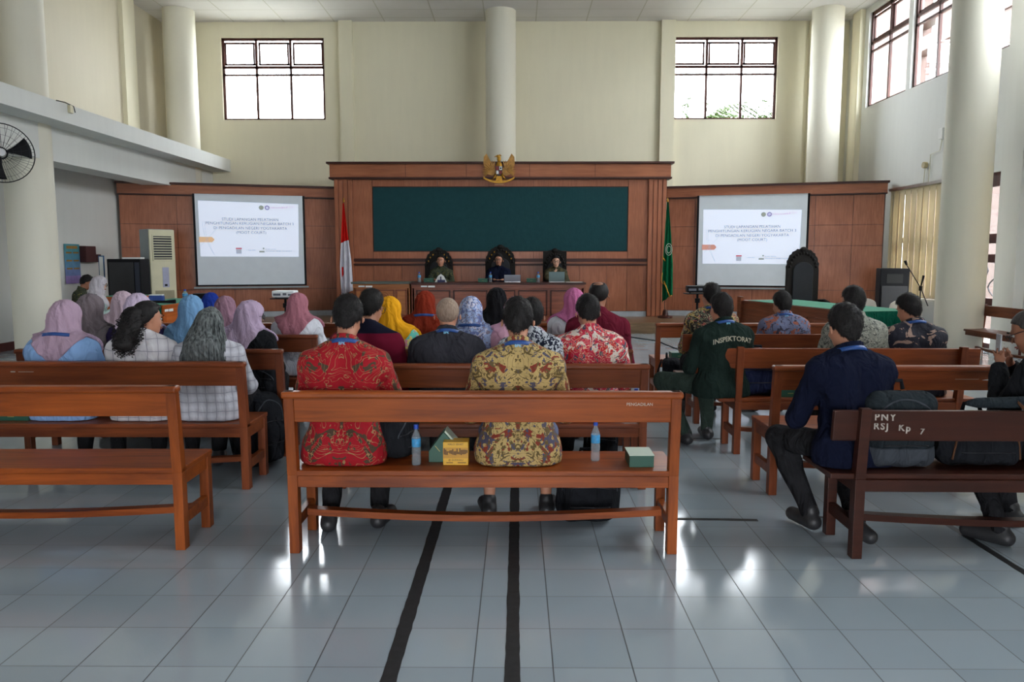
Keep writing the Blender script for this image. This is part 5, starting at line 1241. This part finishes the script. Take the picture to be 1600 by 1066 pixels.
    if glasses:
        mb = MB()
        for q in (-1, 1):
            mb.tube([H(q * .032 + .024 * cos(k / 12 * 2 * pi), .108, .006 + .019 * sin(k / 12 * 2 * pi)) for k in range(12)], .002, 5, closed=True)
            mb.tube([H(q * .056, .108, .012), H(q * .080, .06, .012), H(q * .084, .0, .008)], .002, 5)
        mb.tube([H(-.008, .11, .01), H(.008, .11, .01)], .002, 5); mb.build('glasses', M_DMETAL, root)
    if face:
        for q in (-1, 1):
            e = MB().ell(tuple(H(q * .031, .0755, .006)), (.0105 * hd, .0105 * hd, .0075 * hd), 12, 8).build('eye', M_EYEW, root, smooth='all')
            MB().ell(tuple(H(q * .031, .085, .006)), (.0064, .003, .0062), 10, 6).build('iris', M_IRIS, e, smooth='all')
            MB().tube([H(q * .016, .098, .030), H(q * .034, .096, .036), H(q * .050, .082, .030)], [.003, .004, .002], 6).build('eyebrow', H_BLACK, root, smooth='all')
        MB().tube([H(-.024, .088, -.056), H(-.008, .1015, -.053), H(.008, .1015, -.053), H(.024, .088, -.056)], [.002, .005, .005, .002], 6).tube([H(-.02, .088, -.060), H(0, .100, -.063), H(.02, .088, -.060)], [.002, .005, .002], 6).build('lips', M_LIP, root, smooth='all')
    if beard: MB().ell(tuple(H(0, .083, -.100)), (.022, .018, .016), 10, 6).tube([H(-.022, .094, -.043), H(0, .105, -.040), H(.022, .094, -.043)], .004, 6).build('beard', H_BLACK, root, smooth='all')
    root['_h'] = 0; del root['_h']
    return dict(root=root, shirt=sho, nb=nb, hc=hc, H=H, hip=hip, wr=wr, hair=hairo)
def bvh(o): return BVHTree.FromPolygons([v.co.copy() for v in o.data.vertices], [tuple(p.vertices) for p in o.data.polygons])
def wrap_text(P, txt, size, x, z, mat, dirv=(0, 1, 0), **k):
    me = text_mesh(txt, size, ext=.0006, **k); bv = bvh(P['shirt']); dr = Vector(dirv)
    import bmesh
    b = bmesh.new(); b.from_mesh(me); bmesh.ops.subdivide_edges(b, edges=b.edges, cuts=1); b.to_mesh(me); b.free()
    for v in me.vertices:
        p = Vector((x + v.co.x, -.6, z + v.co.y - .12 * (v.co.x) ** 2 * 8)); h = bv.ray_cast(p, dr); yy = h[0].y if h[0] else -.15
        v.co = Vector((p.x, yy - .002 - abs(v.co.z), p.z))
    me.materials.clear(); me.materials.append(mat); o = bpy.data.objects.new('back_lettering', me); COL.objects.link(o); o.parent = P['root']; return o

# ---- printed fabrics
def batik(name, base, cols, scale=9, mirror=True, lines=True, line_c=None, dots=0, base2=None, seed=0):
    m, t = newmat(name); tc = t.n('ShaderNodeTexCoord'); sp = t.n('ShaderNodeSeparateXYZ'); t.l(tc.outputs['Object'], sp.inputs[0])
    cb = t.n('ShaderNodeCombineXYZ'); t.l(t.math('ABSOLUTE', sp.outputs[0]) if mirror else sp.outputs[0], cb.inputs[0]); t.l(sp.outputs[1], cb.inputs[1]); t.l(sp.outputs[2], cb.inputs[2])
    mp = t.n('ShaderNodeMapping'); mp.inputs['Location'].default_value = (seed, seed * .7, seed * 1.3); t.l(cb.outputs[0], mp.inputs[0]); v = mp.outputs[0]
    f1, c1 = t.noise(v, scale * .55, 2, .5, .6); f2, _ = t.noise(v, scale * 1.4, 3, .5, 1.2)
    col = base if not base2 else t.mix(t.math('GREATER_THAN', f1, .5), base, base2)
    h = f1
    for k, c in enumerate(cols):
        n1, _ = t.noise(v, scale * (.8 + .25 * k), 2, .45, 1.6 + .4 * k); md = t.n('ShaderNodeMapping')
        lo = .57 + .012 * k
        col = t.mix(t.math('GREATER_THAN', t.math('ADD', n1, t.math('MULTIPLY', t.math('SUBTRACT', f2, .5), .25 * (1 if k % 2 else -1))), lo), col, c)
    if lines:
        n1, _ = t.noise(v, scale * .5, 2, .5, 2.2); a = t.math('FRACT', t.math('MULTIPLY', n1, 11 if lines is True else lines)); ln = t.math('LESS_THAN', t.math('ABSOLUTE', t.math('SUBTRACT', a, .5)), .055)
        col = t.mix(ln, col, line_c)
    if dots:
        vo = t.n('ShaderNodeTexVoronoi'); t.l(v, vo.inputs['Vector']); vo.inputs['Scale'].default_value = dots; dm = t.math('LESS_THAN', vo.outputs['Distance'], .28)
        msk, _ = t.noise(v, scale * .8, 2); col = t.mix(t.math('MULTIPLY', dm, t.math('GREATER_THAN', msk, .5)), col, line_c or (.7, .65, .5))
    if isinstance(col, tuple): t.b.inputs['Base Color'].default_value = (*col, 1)
    else: t.l(col, t.b.inputs['Base Color'])
    t.b.inputs['Roughness'].default_value = .8; t.b.inputs['Specular IOR Level'].default_value = .3
    b, _ = t.noise(t.coord(scale=(1, 1, .45)), 13, 2, .5, 1.2); t.bump(b, .5, .03); return m
def plaid(name, base, line, per=.062, w=.08, shade=None):
    m, t = newmat(name); tc = t.n('ShaderNodeTexCoord'); sp = t.n('ShaderNodeSeparateXYZ')
    nz = t.n('ShaderNodeTexNoise'); nz.inputs['Scale'].default_value = 7; ad = t.n('ShaderNodeVectorMath', operation='MULTIPLY_ADD'); t.l(tc.outputs['Object'], nz.inputs['Vector'])
    t.l(nz.outputs[1], ad.inputs[0]); ad.inputs[1].default_value = (.03, .03, .03); t.l(tc.outputs['Object'], ad.inputs[2]); t.l(ad.outputs[0], sp.inputs[0])
    def L(o, ph=0): return t.math('LESS_THAN', t.math('ABSOLUTE', t.math('SUBTRACT', t.math('FRACT', t.math('DIVIDE', t.math('ADD', o, ph), per)), .5)), w)
    def G(o): return t.math('ABSOLUTE', t.math('SUBTRACT', t.math('FRACT', t.math('DIVIDE', o, per)), .5))
    u = t.math('ADD', sp.outputs[0], t.math('MULTIPLY', sp.outputs[1], .6))
    sh = t.math('MULTIPLY', t.math('ADD', G(u), G(sp.outputs[2])), .9)
    c = t.mix(sh, shade or tuple(q * .6 for q in base), base); c = t.mix(t.math('MAXIMUM', L(u), L(sp.outputs[2])), c, line)
    t.l(c, t.b.inputs['Base Color']); t.b.inputs['Roughness'].default_value = .85
    b, _ = t.noise(t.coord(scale=(1, 1, .45)), 13, 2, .5, 1.2); t.bump(b, .5, .03); return m
C_RED = batik('red_batik', srgb(150, 8, 26), [srgb(72, 56, 40)], 13, True, 7, srgb(150, 116, 78), 0)
C_TAN = batik('tan_batik', srgb(178, 152, 98), [srgb(124, 46, 32), srgb(72, 70, 92), srgb(92, 76, 40)], 13, True, 9, srgb(96, 80, 52), 95)
C_RW = batik('red_white_batik', srgb(184, 40, 66), [srgb(176, 24, 34), srgb(206, 198, 190), srgb(66, 66, 84)], 11, False, 12, srgb(214, 180, 150), 120, seed=3)
C_BW = batik('black_white_batik', srgb(206, 212, 220), [srgb(20, 28, 50), srgb(20, 28, 50)], 34, False, 14, srgb(24, 30, 52), 0)
C_FLORAL = batik('blue_floral', srgb(150, 168, 206), [srgb(196, 196, 214), srgb(96, 108, 156), srgb(120, 112, 128)], 16, False, False, (.5, .5, .6), 0)
C_TEAL = batik('teal_pink_print', srgb(214, 196, 120), [srgb(96, 190, 176), srgb(96, 190, 176), srgb(196, 120, 150)], 8, False, False, (.5, .5, .6), 0, seed=5)
C_MULTI = batik('dark_multicolour_batik', srgb(34, 28, 28), [srgb(150, 124, 60), srgb(150, 76, 72), srgb(70, 84, 70)], 16, False, 9, srgb(190, 176, 140), 70, seed=2)
C_BLOR = batik('blue_orange_batik', srgb(98, 104, 132), [srgb(140, 82, 66), srgb(52, 50, 66)], 15, False, False, (.4, .3, .3), 0, seed=4)
C_GREYB = batik('grey_speckled_batik', srgb(132, 134, 124), [srgb(70, 74, 70), srgb(160, 160, 148)], 30, False, 14, srgb(52, 54, 52), 130, seed=6)
C_DKFL = batik('dark_floral', srgb(26, 26, 38), [srgb(26, 26, 38), srgb(140, 116, 104)], 9, False, False, (.4, .3, .3), 0, seed=9)
C_GREENB = batik('dark_green_batik', srgb(38, 48, 40), [srgb(56, 64, 44), srgb(24, 32, 28)], 18, True, 5, srgb(120, 112, 60), 0)
C_STRIPE = batik('grey_wavy_print', srgb(66, 68, 74), [srgb(110, 112, 116)], 20, False, 16, srgb(130, 132, 138), 0)
C_NAVY = cloth('navy_shirt', srgb(20, 24, 42), .1); C_CHAR = cloth('charcoal_shirt', srgb(52, 52, 58), .08); C_DGREEN = cloth('dark_green_shirt', srgb(28, 40, 36), .1); C_BLK = cloth('black_shirt', (.012, .013, .015), .2)
C_MAROON = cloth('maroon_jacket', srgb(110, 22, 46), .1); C_MARJ, tt_ = newmat('maroon_jacket_navy_yoke'); sp_ = tt_.n('ShaderNodeSeparateXYZ'); tt_.l(tt_.coord(), sp_.inputs[0]); tt_.l(tt_.mix(tt_.math('GREATER_THAN', sp_.outputs[2], 1.035), srgb(110, 22, 46), srgb(24, 24, 40)), tt_.b.inputs['Base Color']); tt_.b.inputs['Roughness'].default_value = .9; tt_.b.inputs['Specular IOR Level'].default_value = .1
C_MAR2 = cloth('wine_vest', srgb(98, 28, 44), .1); C_LBLUE = cloth('light_blue_shirt', srgb(132, 168, 214), .05); C_PGREEN = cloth('pale_green_tunic', srgb(150, 168, 164), .08); C_WHITE = cloth('white_blouse', srgb(206, 208, 216), .05)
C_PURP = cloth('dark_purple_tunic', srgb(52, 44, 82), .12); C_LIME = batik('lime_print', srgb(150, 180, 96), [srgb(80, 110, 60)], 12, False, False, (.4, .3, .3), 0); C_TEALT = cloth('grey_taupe_tunic', srgb(112, 104, 106), .08); C_SBLUE = cloth('sky_blue_tunic', srgb(110, 150, 184), .06)
C_PL1 = plaid('white_plaid', srgb(206, 204, 206), srgb(132, 130, 140), .075, .03, srgb(176, 172, 178)); C_PL2 = plaid('grey_white_plaid', srgb(196, 198, 206), srgb(136, 136, 146), .062, .04, srgb(150, 148, 156))
def hc_(n, c): return cloth('hijab_' + n, srgb(*c), .06, fold=.35)
J_MAUVE = hc_('mauve', (166, 142, 160)); J_TAUPE = hc_('taupe', (112, 102, 106)); J_LIL = hc_('lilac', (176, 156, 180)); J_LIL2 = hc_('pale_lilac', (186, 170, 192)); J_SKY = hc_('sky', (112, 152, 190)); J_ROSE = hc_('rose', (150, 116, 132)); J_DUSTY = hc_('dusty_pink', (158, 104, 116)); J_ROY = hc_('royal', (34, 56, 140))
J_WHITE = hc_('white', (186, 180, 186)); J_YEL = hc_('yellow', (226, 160, 32)); J_RUST = hc_('rust', (128, 46, 30)); J_BLACK = cloth('hijab_black', (.012, .012, .014), .2); J_PINK = hc_('pink', (204, 158, 180)); J_MAG = hc_('orchid', (182, 104, 146))

b = 'bench'
P = person
Y1, Y2, Y3, Y4, Y5 = 3.87, 5.0, 5.86, 6.95, 8.20
RW_ = dict(res=.0095)
p_red = P('man in red batik shirt with scroll print on the front bench', -.93, Y1 + .20, 1.335, C_RED, w=1.10, hp=26, lean=6, lany=2, arms='phone', elbow=1.3, feet=(.16, .22), knees=.13, kneeY=.42, ph=1, **RW_)
p_tan = P('man in tan and brown batik shirt on the front bench', .005, Y1 + .20, 1.32, C_TAN, w=1.10, hp=22, lean=6, lany=2, arms='phone', elbow=1.25, trousers=T_BLUEG, feet=(.40, .42), knees=.165, kneeY=.44, cuff=.30, ph=2.3, **RW_)
P('grey bald man in charcoal shirt on the second middle bench', -.475, Y2 + .20, 1.275, C_CHAR, w=1.12, hp=8, hair='bald', hmat=H_BALD, skin=SKIN, lany=2, res=.011)
P('man in pink red and white batik on the second middle bench', .50, Y2 + .2, 1.285, C_RW, w=1.12, hp=24, hy=8, lean=5, arms='phone', res=.011)
P('man in maroon jacket with dark shoulders behind the red batik man', -1.02, Y2 + .2, 1.325, C_MARJ, w=1.1, hp=20, hy=-14, glasses=True)
P('woman in bright yellow hijab and yellow teal blouse', -1.02, Y3 + .22, 1.225, C_TEAL, hij=J_YEL, hp=6, cape=1.2)
P('woman in blue floral hijab beside the grey bald man', -.37, Y3 + .22, 1.225, C_FLORAL, hij=C_FLORAL, hp=6, lany=1)
P('man in black and white batik just behind the tan batik man', .10, Y2 + .2, 1.265, C_BW, w=1.0, hp=14)
P('woman in rust brown hijab and tunic with lanyard', -.86, Y4 + .2, 1.225, J_RUST, hij=J_RUST, hp=2, lany=1)
P('woman in black hijab and wavy grey top', -.19, Y4 + .2, 1.255, C_STRIPE, hij=J_BLACK, hp=4)
P('woman in pale pink hijab hidden behind the black-haired men', -.01, Y3 + .2, 1.225, J_PINK, hij=J_PINK, hp=4, seat=.445)
P('woman in orchid pink hijab and white blouse on the fourth middle bench', .53, Y4 + .2, 1.25, C_WHITE, hij=J_MAG, hp=4, cape=.7)
P('balding man in wine red jacket on the third middle bench', .64, Y3 + .22, 1.365, C_MAR2, w=1.10, hair='crown', hy=-12, hp=8, skin=SKIN2)
P('woman in mauve hijab and light blue shirt on the second left bench', -3.10, Y2 + .18, 1.245, C_LBLUE, hij=J_MAUVE, hp=10, lany=1, w=1.08, res=.011, hy=-8)
P('woman with curly black ponytail and white plaid shirt', -2.55, Y2 + .18, 1.245, C_PL1, hair='curly', hp=8, hy=-42, w=1.05, res=.011, face=True, skin=SKIN)
P('woman with long silver grey hair and plaid shirt', -2.10, Y2 + .18, 1.20, C_PL2, hair='long', hmat=H_GREY, hp=10, w=1.05, res=.011)
P('woman in taupe hijab and tunic on the third left bench', -3.42, Y3 + .2, 1.245, C_TEALT, hij=J_TAUPE, hp=10, hy=-12, cape=1.3)
P('woman in lilac hijab and dark purple tunic behind the curly haired woman', -3.02, Y3 + .2, 1.25, C_PURP, hij=J_LIL2, hp=4)
P('woman in light blue hijab and tunic on the third left bench', -2.60, Y3 + .22, 1.235, C_SBLUE, hij=J_SKY, hp=6, hy=8)
P('woman in lilac hijab with glasses turned to the right', -2.16, Y3 + .2, 1.195, C_BLK, hij=J_LIL, hp=8, hy=-62, glasses=True, face=True, cape=1.3, skin=SKIN3)
P('woman in pinkish hijab and lime print top at the far left', -3.70, Y4 + .2, 1.22, C_LIME, hij=hc_('pale_rose', (190, 168, 180)), hp=4)
P('woman in rose hijab behind the lilac hijab woman with glasses', -2.74, Y4 + .2, 1.175, J_ROSE, hij=J_ROSE, hp=8)
P('woman in dusty pink hijab and white blouse on the fourth left bench', -2.06, Y4 + .2, 1.205, C_WHITE, hij=J_DUSTY, hp=4, hy=-6, cape=1.2)
P('woman in royal blue hijab near the left counsel table', -3.38, Y5 + .2, 1.15, C_BLK, hij=J_ROY, hp=14, w=.95)
# right block
A_ = P('man in navy shirt at the left end of the stencilled bench', 1.80, 3.80 + .24, 1.29, C_NAVY, w=1.10, hp=16, lean=8, lany=1, yaw=10, arms='phone', elbow=1.1, seat=.445, res=.0095, ph=3, extra={'kn': {0: (-.20, .42, .50), 1: (.14, .42, .50)}, 'an': {0: (-.10, .22, .10), 1: (.05, .02, .12)}, 'fd': {0: (-.02, .15, -.05), 1: (.02, -.10, -.06)}})
B_ = P('man with shaved head and glasses in black at the right edge', 2.92, 3.80 + .24, 1.265, C_BLK, w=1.05, hp=28, lean=14, yaw=28, hy=14, hair='buzz', hmat=hairmat('shaved_hair', (.035, .03, .028), (.07, .06, .055), 90), glasses=True, face=True, arms='phonehigh', seat=.445, res=.0095, skin=SKIN2, extra={'an': {0: (-.28, .14, .085), 1: (.1, .30, .085)}})
ph_ = empty('phone', (2.745, 4.36, 1.05), 1.35, label='phone held by the man in black at the right edge', cat='phone'); MB().box(-.034, .034, 0, .009, -.06, .06).build('body', flat('phone_case', (.45, .47, .5), .3), ph_, bevel=.003)
C_ = P('man in dark green shirt lettered INSPEKTORAT with crossed leg', 1.62, 5.93 + .12, 1.265, C_DGREEN, w=1.12, hp=6, lean=-2, yaw=14, hy=6, lany=2, sleeve='half', trousers=T_GREEN, res=.0095, extra={'kn': {0: (-.34, .36, .53), 1: (.12, .46, .50)}, 'an': {0: (-.16, .26, .09), 1: (.10, .40, .085)}, 'fd': {0: (-.02, .10, -.05)}})
wrap_text(C_, 'INSPEKTORAT', .052, .02, C_['nb'].z - .105, flat('cream_print', srgb(196, 190, 170), .7), bold=.0014)
sl_ = empty('x', (0, 0, 0)); bpy.data.objects.remove(sl_)
P('man in grey speckled batik on the third right bench', 2.70, 5.93 + .2, 1.315, C_GREYB, w=1.1, hp=6, hy=14, hmat=H_BLACK)
P('man in dark shirt with pale flowers on the third right bench', 3.20, 5.93 + .2, 1.25, C_DKFL, w=1.08, hp=22, hy=22, lean=6, lany=1)
P('man in dark multicoloured batik at the left end of the fourth right bench', 1.84, 7.05 + .2, 1.305, C_MULTI, w=1.08, hp=2, hy=14, lany=2)
P('man in blue and orange batik on the fourth right bench', 2.52, 7.05 + .2, 1.225, C_BLOR, w=1.0, hp=12, hy=12, lany=2)
# at the left wall
P('woman in white hijab and pale green tunic seated by the left wall', -6.22, 11.3, 1.27, C_PGREEN, hij=J_WHITE, yaw=-68, hp=14, glasses=True, face=True, trousers=T_BEIGE, arms='phone', skin=SKIN3, cape=1.3, seat=.445)
pchair((-6.22, 11.3, 0), radians(-68), 'white plastic chair under the woman in white hijab at the left wall')
P('man in dark green batik looking down at a phone by the left wall', -7.47, 12.95, 1.25, C_GREENB, yaw=-60, hp=30, lean=12, arms='phonehigh', face=True, skin=SKIN2)
pchair((-7.47, 12.95, 0), radians(-60), 'white plastic chair under the man in green batik at the left wall')
# the three behind the judges bench
J1 = P('left judge in dark green patterned shirt with gold lines', -1.66, 16.85, 1.615 - .22, C_GREENB, hs=1.12, yaw=180, seat=.46, zf=.22, hp=2, hy=-5, face=True, arms='table', res=.010, w=1.1, skin=SKIN)
J2 = P('middle judge in navy shirt with glasses and goatee', -.40, 16.85, 1.63 - .22, C_NAVY, hs=1.12, yaw=180, seat=.46, zf=.22, hp=2, hy=-4, face=True, glasses=True, beard=True, arms='table', res=.010, w=1.12, skin=SKIN)
J3 = P('right judge in dark olive shirt holding his hand to his chin', .84, 16.85, 1.60 - .22, batik('olive_batik', srgb(52, 50, 34), [srgb(84, 76, 48)], 16, True, 7, srgb(96, 88, 56)), hs=1.12, yaw=180, seat=.46, zf=.22, hp=6, hy=2, face=True, glasses=True, arms='chin', res=.010, w=1.1, skin=SKIN3)
